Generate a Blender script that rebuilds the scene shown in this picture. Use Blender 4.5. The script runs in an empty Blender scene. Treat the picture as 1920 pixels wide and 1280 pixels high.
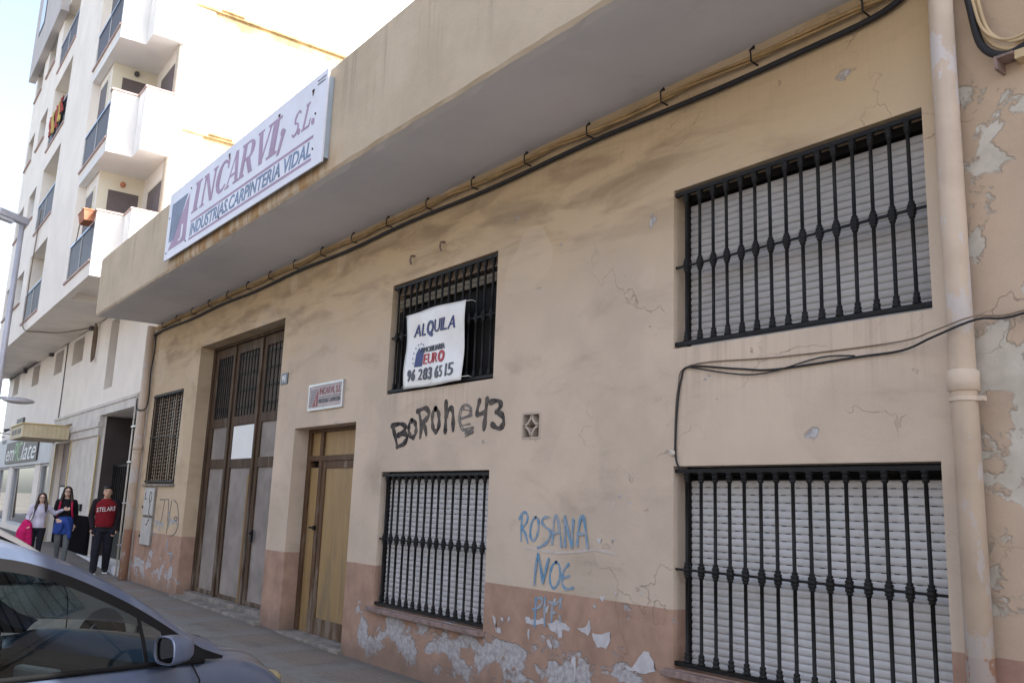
import bpy, bmesh, math, random
from mathutils import Vector, Matrix, Euler
random.seed(7)
sc = bpy.context.scene
C = sc.collection
PI = math.pi
R = math.radians

# ------------------------------------------------------------------ camera
cam_d = bpy.data.cameras.new('camera'); cam = bpy.data.objects.new('camera', cam_d); C.objects.link(cam)
yaw, pitch, roll = R(52.14822), R(10.81659), R(2.11648)
F_ = Vector((-math.sin(yaw)*math.cos(pitch), math.cos(yaw)*math.cos(pitch), math.sin(pitch)))
R0 = Vector((math.cos(yaw), math.sin(yaw), 0)); U0 = R0.cross(F_)
R_ = math.cos(roll)*R0 + math.sin(roll)*U0; U_ = -math.sin(roll)*R0 + math.cos(roll)*U0
m = Matrix((R_, U_, -F_)).transposed().to_4x4(); m.translation = (0, -4.908, 1.65)
cam.matrix_world = m
cam_d.sensor_width = 36; cam_d.lens = 1634.145/1920*36; cam_d.clip_start = .05; cam_d.clip_end = 3000
sc.camera = cam

# ------------------------------------------------------------------ light
SUN_EL, SUN_AZ = R(42), R(63)          # azimuth from +Y towards +X
w = bpy.data.worlds.new('World'); sc.world = w; w.use_nodes = True
wn = w.node_tree; bg = wn.nodes['Background']
sky = wn.nodes.new('ShaderNodeTexSky'); sky.sky_type = 'NISHITA'; sky.sun_disc = False
sky.sun_elevation = SUN_EL; sky.sun_rotation = SUN_AZ
sky.air_density = 1.0; sky.dust_density = 2.5; sky.ozone_density = 1.0
hs = wn.nodes.new('ShaderNodeHueSaturation'); hs.inputs['Saturation'].default_value = .72
wn.links.new(sky.outputs[0], hs.inputs['Color']); wn.links.new(hs.outputs[0], bg.inputs[0]); bg.inputs[1].default_value = 0.14
sd = bpy.data.lights.new('sun', 'SUN'); sd.energy = 4.0; sd.angle = R(.5); sd.color = (1, .95, .86)
so = bpy.data.objects.new('sun', sd); C.objects.link(so)
sdir = Vector((math.sin(SUN_AZ)*math.cos(SUN_EL), math.cos(SUN_AZ)*math.cos(SUN_EL), math.sin(SUN_EL)))
so.rotation_euler = sdir.to_track_quat('Z', 'Y').to_euler(); so.location = (0, 0, 40)
vs = sc.view_settings; vs.view_transform = 'Standard'; vs.look = 'None'; vs.gamma = 1; vs.use_curve_mapping = False
vs.exposure = 1.72

# ------------------------------------------------------------------ node helper
class NB:
    def __init__(s, name, rough=.85, spec=.3, metal=0.0):
        s.m = bpy.data.materials.new(name); s.m.use_nodes = True
        s.t = s.m.node_tree; s.b = s.t.nodes['Principled BSDF']
        s.b.inputs['Roughness'].default_value = rough
        s.b.inputs['Specular IOR Level'].default_value = spec
        s.b.inputs['Metallic'].default_value = metal
        s.geo = None
    def link(s, a, b):
        if isinstance(a, (int, float)): b.default_value = a
        elif isinstance(a, tuple): b.default_value = a if len(a) != 3 or len(b.default_value) == 3 else (*a, 1)
        else: s.t.links.new(a, b)
    def pos(s):
        if not s.geo:
            g = s.t.nodes.new('ShaderNodeNewGeometry'); s.geo = g.outputs['Position']
            x = s.t.nodes.new('ShaderNodeSeparateXYZ'); s.t.links.new(s.geo, x.inputs[0]); s.x, s.y, s.z = x.outputs
        return s.geo
    def M(s, op, a, b=0.0, c=0.0):
        n = s.t.nodes.new('ShaderNodeMath'); n.operation = op
        s.link(a, n.inputs[0]); s.link(b, n.inputs[1]); s.link(c, n.inputs[2]); return n.outputs[0]
    def scale(s, vec, sx, sy, sz, off=(0, 0, 0)):
        n = s.t.nodes.new('ShaderNodeMapping'); s.link(vec, n.inputs[0]); n.inputs['Scale'].default_value = (sx, sy, sz)
        n.inputs['Location'].default_value = off; return n.outputs[0]
    def noise(s, scale, detail=5, rough=.55, vec=None, dist=0.0):
        n = s.t.nodes.new('ShaderNodeTexNoise'); s.link(vec if vec is not None else s.pos(), n.inputs['Vector'])
        n.inputs['Scale'].default_value = scale; n.inputs['Detail'].default_value = detail
        n.inputs['Roughness'].default_value = rough; n.inputs['Distortion'].default_value = dist; return n.outputs[0]
    def voro_edge(s, scale, vec=None):
        n = s.t.nodes.new('ShaderNodeTexVoronoi'); n.feature = 'DISTANCE_TO_EDGE'
        s.link(vec if vec is not None else s.pos(), n.inputs['Vector']); n.inputs['Scale'].default_value = scale; return n.outputs[0]
    def step(s, v, a, b, smooth=True, lo=0.0, hi=1.0):     # map range a..b -> lo..hi
        n = s.t.nodes.new('ShaderNodeMapRange'); n.interpolation_type = 'SMOOTHSTEP' if smooth else 'LINEAR'
        s.link(v, n.inputs[0]); n.inputs[1].default_value = a; n.inputs[2].default_value = b
        n.inputs[3].default_value = lo; n.inputs[4].default_value = hi; return n.outputs[0]
    def mix(s, f, a, b, mode='MIX'):
        n = s.t.nodes.new('ShaderNodeMix'); n.data_type = 'RGBA'; n.blend_type = mode
        s.link(f, n.inputs[0]); s.link(a, n.inputs[6]); s.link(b, n.inputs[7]); return n.outputs[2]
    def color(s, c): s.link(c, s.b.inputs['Base Color']); return s
    def bump(s, h, strength=.3, dist=.01):
        n = s.t.nodes.new('ShaderNodeBump'); n.inputs['Strength'].default_value = strength
        n.inputs['Distance'].default_value = dist; s.link(h, n.inputs['Height']); s.t.links.new(n.outputs[0], s.b.inputs['Normal'])
        return s

def simple(name, col, rough=.7, spec=.3, metal=0.0, var=.12, scale=3.0, bump=0.0, bscale=60):
    n = NB(name, rough, spec, metal)
    f = n.step(n.noise(scale, 6, .6), .3, .7)
    n.color(n.mix(f, tuple(max(0, c*(1-var)) for c in col), tuple(min(1, c*(1+var)) for c in col)))
    if bump: n.bump(n.noise(bscale, 4), bump, .004)
    return n.m

# ------------------------------------------------------------------ mesh helper
class MB:
    def __init__(s): s.v = []; s.f = []; s.mi = []
    def add(s, vs_, fs, mi=0):
        o = len(s.v); s.v += [Vector(a) for a in vs_]; s.f += [[i+o for i in f] for f in fs]; s.mi += [mi]*len(fs); return s
    def box(s, x0, x1, y0, y1, z0, z1, mi=0):
        vs_ = [(x, y, z) for z in (z0, z1) for y in (y0, y1) for x in (x0, x1)]
        return s.add(vs_, [(0, 2, 3, 1), (4, 5, 7, 6), (0, 1, 5, 4), (2, 6, 7, 3), (0, 4, 6, 2), (1, 3, 7, 5)], mi)
    def prism(s, poly, z0, z1, mi=0, M=None):                 # polygon (x,y) ccw extruded in z
        n = len(poly); vs_ = [(x, y, z0) for x, y in poly] + [(x, y, z1) for x, y in poly]
        if M: vs_ = [M @ Vector(a) for a in vs_]
        return s.add(vs_, [list(range(n-1, -1, -1)), list(range(n, 2*n))] + [(i, (i+1) % n, n+(i+1) % n, n+i) for i in range(n)], mi)
    def tube(s, pts, r, n=8, mi=0, cap=True):
        pts = [Vector(p) for p in pts]; rs = r if isinstance(r, (list, tuple)) else [r]*len(pts)
        rings = []; up = None
        for i, p in enumerate(pts):
            d = (pts[min(i+1, len(pts)-1)] - pts[max(i-1, 0)]).normalized()
            if up is None: up = Vector((0, 0, 1)) if abs(d.z) < .9 else Vector((1, 0, 0))
            a = d.cross(up).normalized(); b = a.cross(d).normalized(); up = b
            rings.append([p + (a*math.cos(2*PI*k/n) + b*math.sin(2*PI*k/n))*rs[i] for k in range(n)])
        vs_ = [v for rg in rings for v in rg]; fs = []
        for i in range(len(rings)-1):
            for k in range(n): fs.append((i*n+k, (i+1)*n+k, (i+1)*n+(k+1) % n, i*n+(k+1) % n))
        if cap: fs += [list(range(n)), list(range((len(rings)-1)*n+n-1, (len(rings)-1)*n-1, -1))]
        return s.add(vs_, fs, mi)
    def lathe(s, prof, cx, cy, n=10, mi=0, M=None):           # prof [(r,z)], about z axis
        vs_ = [(cx+r*math.cos(2*PI*k/n), cy+r*math.sin(2*PI*k/n), z) for r, z in prof for k in range(n)]
        if M: vs_ = [M @ Vector(a) for a in vs_]
        fs = [(i*n+k, i*n+(k+1) % n, (i+1)*n+(k+1) % n, (i+1)*n+k) for i in range(len(prof)-1) for k in range(n)]
        fs += [list(range(n-1, -1, -1)), list(range((len(prof)-1)*n, len(prof)*n))]
        return s.add(vs_, fs, mi)
    def ball(s, c, r, n=12, mi=0):
        rx, ry, rz = r if isinstance(r, tuple) else (r, r, r); m_ = n//2
        vs_ = [(c[0], c[1], c[2]-rz)]
        for i in range(1, m_):
            a = -PI/2 + PI*i/m_
            vs_ += [(c[0]+rx*math.cos(a)*math.cos(2*PI*k/n), c[1]+ry*math.cos(a)*math.sin(2*PI*k/n), c[2]+rz*math.sin(a)) for k in range(n)]
        vs_.append((c[0], c[1], c[2]+rz)); fs = []; last = len(vs_)-1
        for k in range(n):
            fs.append((0, 1+(k+1) % n, 1+k)); fs.append((last, 1+(m_-2)*n+k, 1+(m_-2)*n+(k+1) % n))
            for i in range(m_-2): fs.append((1+i*n+k, 1+i*n+(k+1) % n, 1+(i+1)*n+(k+1) % n, 1+(i+1)*n+k))
        return s.add(vs_, fs, mi)
    def ribbon(s, pts, wd, y, thick=.003, mi=0):              # brush stroke on the plane y (facing -y)
        P = [Vector((p[0], p[1])) for p in pts]; n = len(P); L = []; Rr = []
        for i, p in enumerate(P):
            d = (P[min(i+1, n-1)] - P[max(i-1, 0)]); d = d.normalized() if d.length else Vector((1, 0)); q = Vector((-d.y, d.x))
            ww = (wd[i] if isinstance(wd, (list, tuple)) else wd)/2
            L.append(p+q*ww); Rr.append(p-q*ww)
        vs_ = [(a.x, y-thick, a.y) for a in L] + [(a.x, y-thick, a.y) for a in Rr] + [(a.x, y+.002, a.y) for a in L] + [(a.x, y+.002, a.y) for a in Rr]
        fs = []
        for i in range(n-1):
            fs += [(i, n+i, n+i+1, i+1), (i, i+1, 2*n+i+1, 2*n+i), (n+i+1, n+i, 3*n+i, 3*n+i+1)]
        return s.add(vs_, fs, mi)
    def build(s, name, mat, parent=None, smooth=False, bevel=0, rec=False):
        me = bpy.data.meshes.new(name); me.from_pydata([tuple(v) for v in s.v], [], s.f); me.update()
        for mt in (mat if isinstance(mat, (list, tuple)) else [mat]): me.materials.append(mt)
        if isinstance(mat, (list, tuple)): me.polygons.foreach_set('material_index', s.mi)
        if rec:
            bm = bmesh.new(); bm.from_mesh(me); bmesh.ops.recalc_face_normals(bm, faces=bm.faces); bm.to_mesh(me); bm.free()
        if smooth:
            me.polygons.foreach_set('use_smooth', [True]*len(me.polygons))
        o = bpy.data.objects.new(name, me); C.objects.link(o)
        if parent: o.parent = parent
        if bevel:
            b = o.modifiers.new('bevel', 'BEVEL'); b.width = bevel; b.segments = 2; b.limit_method = 'ANGLE'; b.angle_limit = R(50)
        return o

def empty(name, label, cat, loc=(0, 0, 0), rz=0.0, group=None):
    o = bpy.data.objects.new(name, None); C.objects.link(o); o.location = loc; o.rotation_euler = (0, 0, rz)
    o['label'] = label; o['category'] = cat
    if group: o['group'] = group
    return o
def tag(o, label, cat, group=None):
    o['label'] = label; o['category'] = cat
    if group: o['group'] = group
    return o
def struct(o): o['kind'] = 'structure'; return o
def local(o, root):                                           # child modelled in world coords under a root at a place
    o.parent = root; o.matrix_parent_inverse = root.matrix_basis.inverted(); return o

def curve_pts(pts, k=6):                                       # Catmull-Rom through 2D/3D points
    P = [Vector(p) for p in pts]; out = []
    for i in range(len(P)-1):
        a, b, c, d = P[max(i-1, 0)], P[i], P[i+1], P[min(i+2, len(P)-1)]
        for j in range(k):
            t = j/k; out.append(.5*((2*b)+(c-a)*t+(2*a-5*b+4*c-d)*t*t+(3*b-a-3*c+d)*t**3))
    out.append(P[-1]); return out

def text_mesh(body, bold=0.0, shear=0.0, extrude=.0, spacing=1.0):
    cu = bpy.data.curves.new('t', 'FONT'); cu.body = body; cu.offset = bold; cu.shear = shear; cu.extrude = extrude
    cu.space_character = spacing; cu.resolution_u = 3
    ob = bpy.data.objects.new('t', cu); C.objects.link(ob)
    dg = bpy.context.evaluated_depsgraph_get(); dg.update()
    me = bpy.data.meshes.new_from_object(ob.evaluated_get(dg)); bpy.data.objects.remove(ob); bpy.data.curves.remove(cu)
    return me
def text_on(name, body, x0, x1, z0, z1, y, mat, parent, bold=0.0, shear=0.0, thick=.003, spacing=1.0, warp=None):
    """lettering on the plane y facing -y, fitted to x0..x1, z0..z1"""
    if bold <= 0 or ' ' in body.strip() and len(body) > 14: me = text_mesh(body, bold, 0.0, .5, spacing)
    else:                                                      # letter by letter: filling a fat outline can fail, so check each glyph
        bm = bmesh.new(); pen = 0.0
        for i, ch in enumerate(body):
            if ch == ' ': pen += .3; continue
            for bb in (bold, bold*.6, bold*.3, 0.0):
                g = text_mesh(ch, bb, 0.0, .5); bx_ = [v.co.x for v in g.vertices]; by_ = [v.co.y for v in g.vertices]
                area = sum(p.area for p in g.polygons if abs(p.normal.z) > .9)/2; box_ = max(1e-6, (max(bx_)-min(bx_))*(max(by_)-min(by_)))
                if .12 < area/box_ <= 1.01 and max(p.area for p in g.polygons) < .75*box_+.05: break
            lo = min(bx_)
            for v in g.vertices: v.co.x += pen-lo
            pen += max(bx_)-lo+.10*spacing; bm.from_mesh(g); bpy.data.meshes.remove(g)
        me = bpy.data.meshes.new(name); bm.to_mesh(me); bm.free()
    for v in me.vertices: v.co.x += shear*v.co.y
    xs = [v.co.x for v in me.vertices]; ys = [v.co.y for v in me.vertices]
    ax, bx, ay, by = min(xs), max(xs), min(ys), max(ys)
    for v in me.vertices:
        X = x0+(v.co.x-ax)/(bx-ax)*(x1-x0); Z = z0+(v.co.y-ay)/(by-ay)*(z1-z0); Y = y-thick*(.5+v.co.z) if abs(v.co.z) <= .51 else y
        p = Vector((X, Y, Z)); v.co = warp(p) if warp else p
    me.name = name; me.materials.clear(); me.materials.append(mat)
    o = bpy.data.objects.new(name, me); C.objects.link(o)
    if parent: o.parent = parent
    return o

def wall_open(mb, x0, x1, z0, z1, y, openings, depth, mi=0, sides=True, extra_x=(), extra_z=()):
    """sheet on plane y (facing -y) with rectangular openings (xa,xb,za,zb[,depth]) and their reveals"""
    xs = sorted({x0, x1, *[o[0] for o in openings], *[o[1] for o in openings], *extra_x}); xs = [x for x in xs if x0 <= x <= x1]
    zs = sorted({z0, z1, *[o[2] for o in openings], *[o[3] for o in openings], *extra_z}); zs = [z for z in zs if z0 <= z <= z1]
    for i in range(len(xs)-1):
        for j in range(len(zs)-1):
            cx, cz = (xs[i]+xs[i+1])/2, (zs[j]+zs[j+1])/2
            if any(o[0] < cx < o[1] and o[2] < cz < o[3] for o in openings): continue
            mb.add([(xs[i], y, zs[j]), (xs[i+1], y, zs[j]), (xs[i+1], y, zs[j+1]), (xs[i], y, zs[j+1])], [(0, 1, 2, 3)], mi)
    for o in openings:
        a, b, c, d = o[:4]; e = y+(o[4] if len(o) > 4 else depth)
        mb.add([(a, y, c), (a, e, c), (a, e, d), (a, y, d)], [(0, 1, 2, 3)][:1], mi)
        mb.add([(b, y, c), (b, y, d), (b, e, d), (b, e, c)], [(0, 1, 2, 3)], mi)
        mb.add([(a, y, d), (a, e, d), (b, e, d), (b, y, d)], [(0, 1, 2, 3)], mi)
        mb.add([(a, y, c), (b, y, c), (b, e, c), (a, e, c)], [(0, 1, 2, 3)], mi)

# ------------------------------------------------------------------ materials
def facade_material(name, base, ochre, lowcol, right=False):
    n = NB(name, .9, .2); p = n.pos()
    big = n.noise(.9, 4, .6); mid = n.noise(4, 8, .62); fine = n.noise(22, 6, .6)
    col = n.mix(n.step(big, .35, .65), tuple(c*.9 for c in base), tuple(min(1, c*1.06) for c in base))
    # golden upper zone: bounce light and ochre stains painted into the colour
    zz = n.M('ADD', n.z, n.M('MULTIPLY', n.M('SUBTRACT', big, .5), 1.6))
    fo = n.step(zz, 2.9, 4.8)
    fo2 = n.M('MULTIPLY', n.step(n.x, -11.0, -13.5), .55)
    col = n.mix(n.M('MAXIMUM', n.M('MULTIPLY', fo, .9), fo2), col, ochre)
    # brown grime smears below the soffit and between the windows
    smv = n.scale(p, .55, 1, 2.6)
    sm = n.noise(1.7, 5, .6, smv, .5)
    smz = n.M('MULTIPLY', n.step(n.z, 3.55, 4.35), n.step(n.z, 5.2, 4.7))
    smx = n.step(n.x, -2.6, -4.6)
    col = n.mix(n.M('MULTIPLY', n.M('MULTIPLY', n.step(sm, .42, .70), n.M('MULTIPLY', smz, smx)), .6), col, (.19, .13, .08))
    sm2 = n.noise(1.1, 6, .6, n.scale(p, .8, 1, 1.7, (3, 0, 1)), .5)
    col = n.mix(n.M('MULTIPLY', n.step(sm2, .52, .75), .4), col, (.22, .165, .115))
    # hairline streaks
    st = n.noise(3, 6, .7, n.scale(p, 5, 1, .35))
    col = n.mix(n.M('MULTIPLY', n.step(st, .55, .8), .22), col, (.5, .42, .35))
    # drips below the window sills and under the canopy
    dr = n.noise(4, 6, .65, n.scale(p, 5.5, 1, .22, (6, 0, 2)))
    def zone(x0, x1, z0, z1): return n.M('MULTIPLY', n.M('MULTIPLY', n.step(n.x, x0-.05, x0+.1), n.step(n.x, x1+.05, x1-.1)), n.M('MULTIPLY', n.step(n.z, z0, z1), n.step(n.z, z1+.02, z1)))
    zs_ = n.M('MAXIMUM', zone(-4.33, -2.38, 2.2, 2.87), n.M('MAXIMUM', zone(-8.59, -6.59, 2.35, 2.86), n.M('MULTIPLY', zone(-17.8, -2.4, 4.2, 4.9), .6)))
    col = n.mix(n.M('MULTIPLY', n.M('MULTIPLY', n.step(dr, .45, .7), zs_), .38), col, (.29, .225, .17))
    # grit and pin holes
    grit = n.noise(95, 3, .7)
    col = n.mix(n.M('MULTIPLY', n.step(grit, .35, .7), .14), col, (.30, .235, .18))
    pit = n.noise(26, 5, .7, n.scale(p, 1, 1, 1, (4, 1, 7)))
    col = n.mix(n.M('MULTIPLY', n.step(pit, .70, .73), .5), col, (.20, .15, .11))
    # mended patches of slightly different plaster
    pm = n.noise(.75, 2, .4, n.scale(p, 1, 1, 1.2, (11, 0, 5)))
    col = n.mix(n.M('MULTIPLY', n.step(pm, .585, .60), .22), col, tuple(min(1, c*1.16) for c in base))
    # dado
    zb = n.M('ADD', n.z, n.M('MULTIPLY', fine, .012))
    dado = n.step(zb, .992, .988)
    low = n.mix(n.step(mid, .3, .7), tuple(c*.82 for c in lowcol), tuple(c*1.12 for c in lowcol))
    low = n.mix(n.M('MULTIPLY', n.step(n.noise(2.2, 6, .6, n.scale(p, 1, 1, .5)), .5, .75), .45), low, (.2, .12, .09))
    col = n.mix(dado, col, low)
    # flaked paint showing whitish plaster
    pk = n.noise(2.6, 11, .62, n.scale(p, 1, 1, 1.5), .25)
    w1 = n.M('MULTIPLY', n.step(n.z, .78, .42), n.step(n.z, -.05, .2))
    w2 = n.M('MAXIMUM', n.M('MULTIPLY', n.step(n.x, -9.5, -8.6), n.step(n.x, -3.6, -5.2)), n.M('MULTIPLY', n.step(n.x, -14.6, -15.6), .8))
    th = n.M('ADD', pk, n.M('MULTIPLY', n.M('MULTIPLY', w1, w2), .20))
    vst = n.noise(5, 8, .7, n.scale(p, 2.2, 1, .6, (3, 0, 8)))
    flake = n.M('MULTIPLY', n.step(n.M('ADD', th, n.M('MULTIPLY', n.M('SUBTRACT', vst, .5), .22)), .655, .71), n.step(vst, .22, .52, True, .35, .95))
    fc = n.mix(n.step(fine, .35, .65), (.34, .315, .32), (.50, .49, .50))
    chips = n.noise(7, 9, .6, n.scale(p, 1, 1, .7, (5, 2, 1)))
    cw = n.M('MULTIPLY', n.step(n.z, 1.9, .8), n.M('MULTIPLY', n.step(n.x, -7.0, -6.2), n.step(n.x, -4.3, -4.6)))
    cw = n.M('ADD', n.M('MULTIPLY', cw, .045), n.M('MULTIPLY', n.step(n.z, 1.4, .3), .02))
    chip = n.step(n.M('ADD', chips, cw), .735, .742)
    allf = n.M('MAXIMUM', flake, chip)
    col = n.mix(allf, col, fc)
    # damp foot of the wall
    ft = n.step(n.M('ADD', n.z, n.M('MULTIPLY', n.M('SUBTRACT', n.noise(3, 6, .6), .5), .5)), .32, .0)
    col = n.mix(n.M('MULTIPLY', ft, .6), col, (.17, .125, .10))
    # cracks
    dv = n.t.nodes.new('ShaderNodeVectorMath'); dv.operation = 'ADD'
    nz = n.t.nodes.new('ShaderNodeTexNoise'); nz.inputs['Scale'].default_value = 2.2; nz.inputs['Detail'].default_value = 6
    n.t.links.new(p, nz.inputs['Vector'])
    sc_ = n.t.nodes.new('ShaderNodeVectorMath'); sc_.operation = 'SCALE'; n.t.links.new(nz.outputs['Color'], sc_.inputs[0]); sc_.inputs['Scale'].default_value = 1.1
    n.t.links.new(p, dv.inputs[0]); n.t.links.new(sc_.outputs[0], dv.inputs[1])
    ed = n.voro_edge(.95, dv.outputs[0])
    cm = n.M('MULTIPLY', n.step(n.x, -6.2, -4.0), n.step(n.noise(1.3, 3, .5, n.scale(p, 1, 1, 1, (9, 0, 3))), .46, .62))
    crack = n.M('MULTIPLY', n.step(ed, .006, .001), cm)
    col = n.mix(n.M('MULTIPLY', crack, .42), col, (.20, .15, .12))
    if right:
        rp = n.noise(2.4, 11, .6, n.scale(p, 1, 1, 1, (1.7, 0, .6)), .3)
        rw = n.M('MULTIPLY', n.step(n.z, .6, 2.2), n.step(n.z, 4.4, 3.3))
        rf = n.step(n.M('ADD', rp, n.M('MULTIPLY', rw, .12)), .60, .63)
        col = n.mix(rf, col, n.mix(n.step(mid, .35, .65), (.44, .395, .33), (.56, .51, .44)))
        allf = n.M('MAXIMUM', allf, rf)
    n.color(col)
    h = n.M('ADD', n.M('MULTIPLY', mid, .6), n.M('ADD', n.M('MULTIPLY', fine, .25), n.M('MULTIPLY', big, 1.6)))
    h = n.M('ADD', h, n.M('MULTIPLY', grit, .10)); h = n.M('SUBTRACT', h, n.M('MULTIPLY', allf, .9)); h = n.M('SUBTRACT', h, n.M('MULTIPLY', crack, .8))
    n.bump(h, .75, .012)
    return n.m
MAT = {}
MAT['facade'] = facade_material('painted_plaster', (.575, .465, .368), (.51, .37, .215), (.39, .25, .185))
MAT['facade_right'] = facade_material('weathered_plaster', (.50, .38, .285), (.46, .34, .23), (.375, .23, .178), True)

def canopy_mat():
    n = NB('canopy_plaster', .9, .2); p = n.pos()
    a = n.noise(1.2, 5, .6); f = n.noise(30, 5, .6)
    col = n.mix(n.step(a, .35, .65), (.45, .365, .265), (.52, .425, .315))
    st = n.noise(2.2, 7, .65, n.scale(p, 4.5, 1, .28))
    col = n.mix(n.M('MULTIPLY', n.step(st, .5, .72), n.M('MULTIPLY', n.step(n.z, 5.0, 6.1), .6)), col, (.27, .21, .15))
    # rust run-off below the old sign
    rs = n.noise(2.6, 6, .6, n.scale(p, 3.2, 1, .6, (4, 0, 0)))
    rz = n.M('MULTIPLY', n.step(n.z, 5.35, 5.1), n.M('MULTIPLY', n.step(n.x, -13.6, -12.6), n.step(n.x, -7.4, -8.4)))
    col = n.mix(n.M('MULTIPLY', n.M('MULTIPLY', n.step(rs, .38, .62), rz), .8), col, (.34, .18, .06))
    ch = n.noise(5, 10, .65, n.scale(p, 1, 1, 1.3, (2, 0, 7)))
    cz = n.M('ADD', n.M('MULTIPLY', n.step(n.z, 5.06, 4.97), .09), n.M('MULTIPLY', n.step(n.x, -16.6, -17.5), .07))
    col = n.mix(n.step(n.M('ADD', ch, cz), .70, .715), col, (.30, .25, .20))
    n.color(col); n.bump(n.M('ADD', n.noise(9, 7, .6), n.M('MULTIPLY', f, .6)), .5, .012); return n.m
MAT['canopy'] = canopy_mat()
def soffit_mat():
    n = NB('soffit_plaster', .9, .2); p = n.pos()
    a = n.noise(.8, 5, .6)
    col = n.mix(n.step(a, .35, .65), (.61, .60, .615), (.67, .655, .67))
    ed = n.M('ADD', n.y, n.M('MULTIPLY', n.M('SUBTRACT', n.noise(1.4, 7, .6), .5), .12))
    col = n.mix(n.step(ed, -1.1, -1.115), col, (.66, .64, .63))
    col = n.mix(n.M('MULTIPLY', n.step(n.noise(3, 8, .65), .56, .75), .3), col, (.47, .44, .42))
    n.color(col); n.bump(n.noise(7, 7, .6), .35, .01); return n.m
MAT['soffit'] = soffit_mat()
MAT['iron'] = simple('black_iron', (.008, .0075, .008), .55, .25, .0, .45, 8, .3, 80)
MAT['dark'] = simple('dark_void', (.012, .011, .011), .8, .2)
def shutter_mat():
    n = NB('shutter_plastic', .5, .35); p = n.pos()
    st = n.noise(1.6, 7, .65, n.scale(p, 3.5, 1, .6))
    col = n.mix(n.step(st, .3, .72), (.63, .62, .625), (.53, .515, .505))
    col = n.mix(n.M('MULTIPLY', n.step(n.noise(5, 8, .65), .55, .75), .35), col, (.36, .33, .30)); n.color(col); return n.m
MAT['shutter'] = shutter_mat()
MAT['stone_sill'] = simple('red_stone_sill', (.24, .17, .15), .8, .3, 0, .3, 14, .3, 50)
def wood(name, c1, c2, rough=.6, sx=12, sz=.7, wear=None):
    n = NB(name, rough, .3); p = n.pos()
    g = n.noise(2.2, 8, .6, n.scale(p, sx, 6, sz), .6)
    col = n.mix(n.step(g, .3, .7), c1, c2)
    if wear:
        wv = n.M('ADD', n.noise(2, 8, .65, n.scale(p, 3, 3, .7)), n.step(n.z, 1.4, .0, True, 0, .16))
        col = n.mix(n.M('MULTIPLY', n.step(wv, .55, .75), .75), col, wear)
    n.color(col); n.bump(g, .3, .004); return n.m
MAT['brown_wood'] = wood('brown_door_wood', (.065, .034, .017), (.12, .064, .03), .65, wear=(.24, .19, .15))
MAT['old_wood'] = wood('weathered_door_wood', (.045, .027, .017), (.095, .057, .032), .75, wear=(.20, .16, .125))
MAT['raw_wood'] = wood('raw_plank', (.18, .11, .05), (.26, .165, .075), .75)
MAT['ochre_wood'] = wood('varnished_panel', (.27, .175, .075), (.345, .225, .10), .55, 5, .5, wear=(.20, .15, .09))
MAT['grey_panel'] = simple('grey_painted_panel', (.255, .22, .20), .75, .3, 0, .2, 2.2, .15, 20)
MAT['paper'] = simple('white_paper', (.80, .80, .79), .7, .3, 0, .03)
MAT['concrete_step'] = simple('worn_concrete', (.23, .205, .18), .9, .2, 0, .3, 5, .4, 40)
MAT['sign_white'] = simple('sign_white', (.66, .66, .72), .45, .4, 0, .05, 2)
MAT['sign_edge'] = simple('sign_edge_metal', (.32, .37, .42), .5, .4, .3)
MAT['mauve'] = simple('faded_mauve', (.36, .255, .36), .6, .3, 0, .1)
MAT['slate_blue'] = simple('faded_blue', (.16, .22, .34), .6, .3, 0, .12)
MAT['banner'] = simple('banner_vinyl', (.74, .72, .71), .22, .5, 0, .04, 4)
MAT['navy'] = simple('navy_print', (.035, .045, .16), .4)
MAT['red_print'] = simple('red_print', (.42, .02, .03), .4)
MAT['grey_print'] = simple('grey_print', (.07, .075, .10), .4)

MAT['thin_spray'] = simple('grey_spray', (.17, .15, .14), .7, .3, 0, .5, 30)
def spray(name, col, under, cover):
    n = NB(name, .85, .15); f = n.noise(16, 6, .65); g = n.noise(3, 4, .6)
    n.color(n.mix(n.step(n.M('ADD', f, n.M('MULTIPLY', n.M('SUBTRACT', g, .5), .9)), .30, .72, True, cover, 1.0), under, col)); return n.m
MAT['blue_spray'] = spray('blue_spray', (.115, .265, .42), (.44, .40, .38), .35)
MAT['black_spray'] = spray('black_spray', (.02, .019, .023), (.30, .25, .21), .62)
MAT['white_chalk'] = simple('white_smear', (.52, .46, .42), .9, .2, 0, .1, 9)
MAT['plate_frame'] = simple('aluminium_frame', (.5, .5, .5), .4, .5, .6)
MAT['plate_pink'] = simple('plaque_pink', (.40, .33, .33), .5)
MAT['plate_red'] = simple('plaque_red', (.26, .07, .08), .5)
MAT['tile_blue'] = simple('number_tile', (.07, .075, .09), .35)
MAT['meter_white'] = simple('meter_door_paint', (.44, .42, .40), .55, .3, 0, .1, 6)
def pipe_mat():
    n = NB('painted_pipe', .75, .3); p = n.pos()
    col = n.mix(n.step(n.noise(3, 6, .6), .3, .7), (.47, .37, .29), (.56, .45, .355))
    dado = n.step(n.M('ADD', n.z, n.M('MULTIPLY', n.noise(6, 3), .03)), 1.01, 1.0)
    col = n.mix(dado, col, (.40, .23, .16))
    fl = n.step(n.noise(5, 10, .62, n.scale(p, 1, 1, .5)), .56, .585)
    col = n.mix(n.M('MULTIPLY', fl, .8), col, (.52, .48, .47)); n.color(col); n.bump(n.noise(16, 6), .3, .006); return n.m
MAT['pipe'] = pipe_mat()
MAT['pvc'] = simple('pale_pvc', (.55, .50, .43), .6, .3, 0, .12, 2)
MAT['cable_black'] = simple('black_cable', (.022, .021, .023), .6)
MAT['cable_ochre'] = simple('painted_cable', (.38, .25, .115), .7, .3, 0, .2, 6)
MAT['cable_brown'] = simple('brown_cable', (.20, .15, .11), .7)
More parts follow.
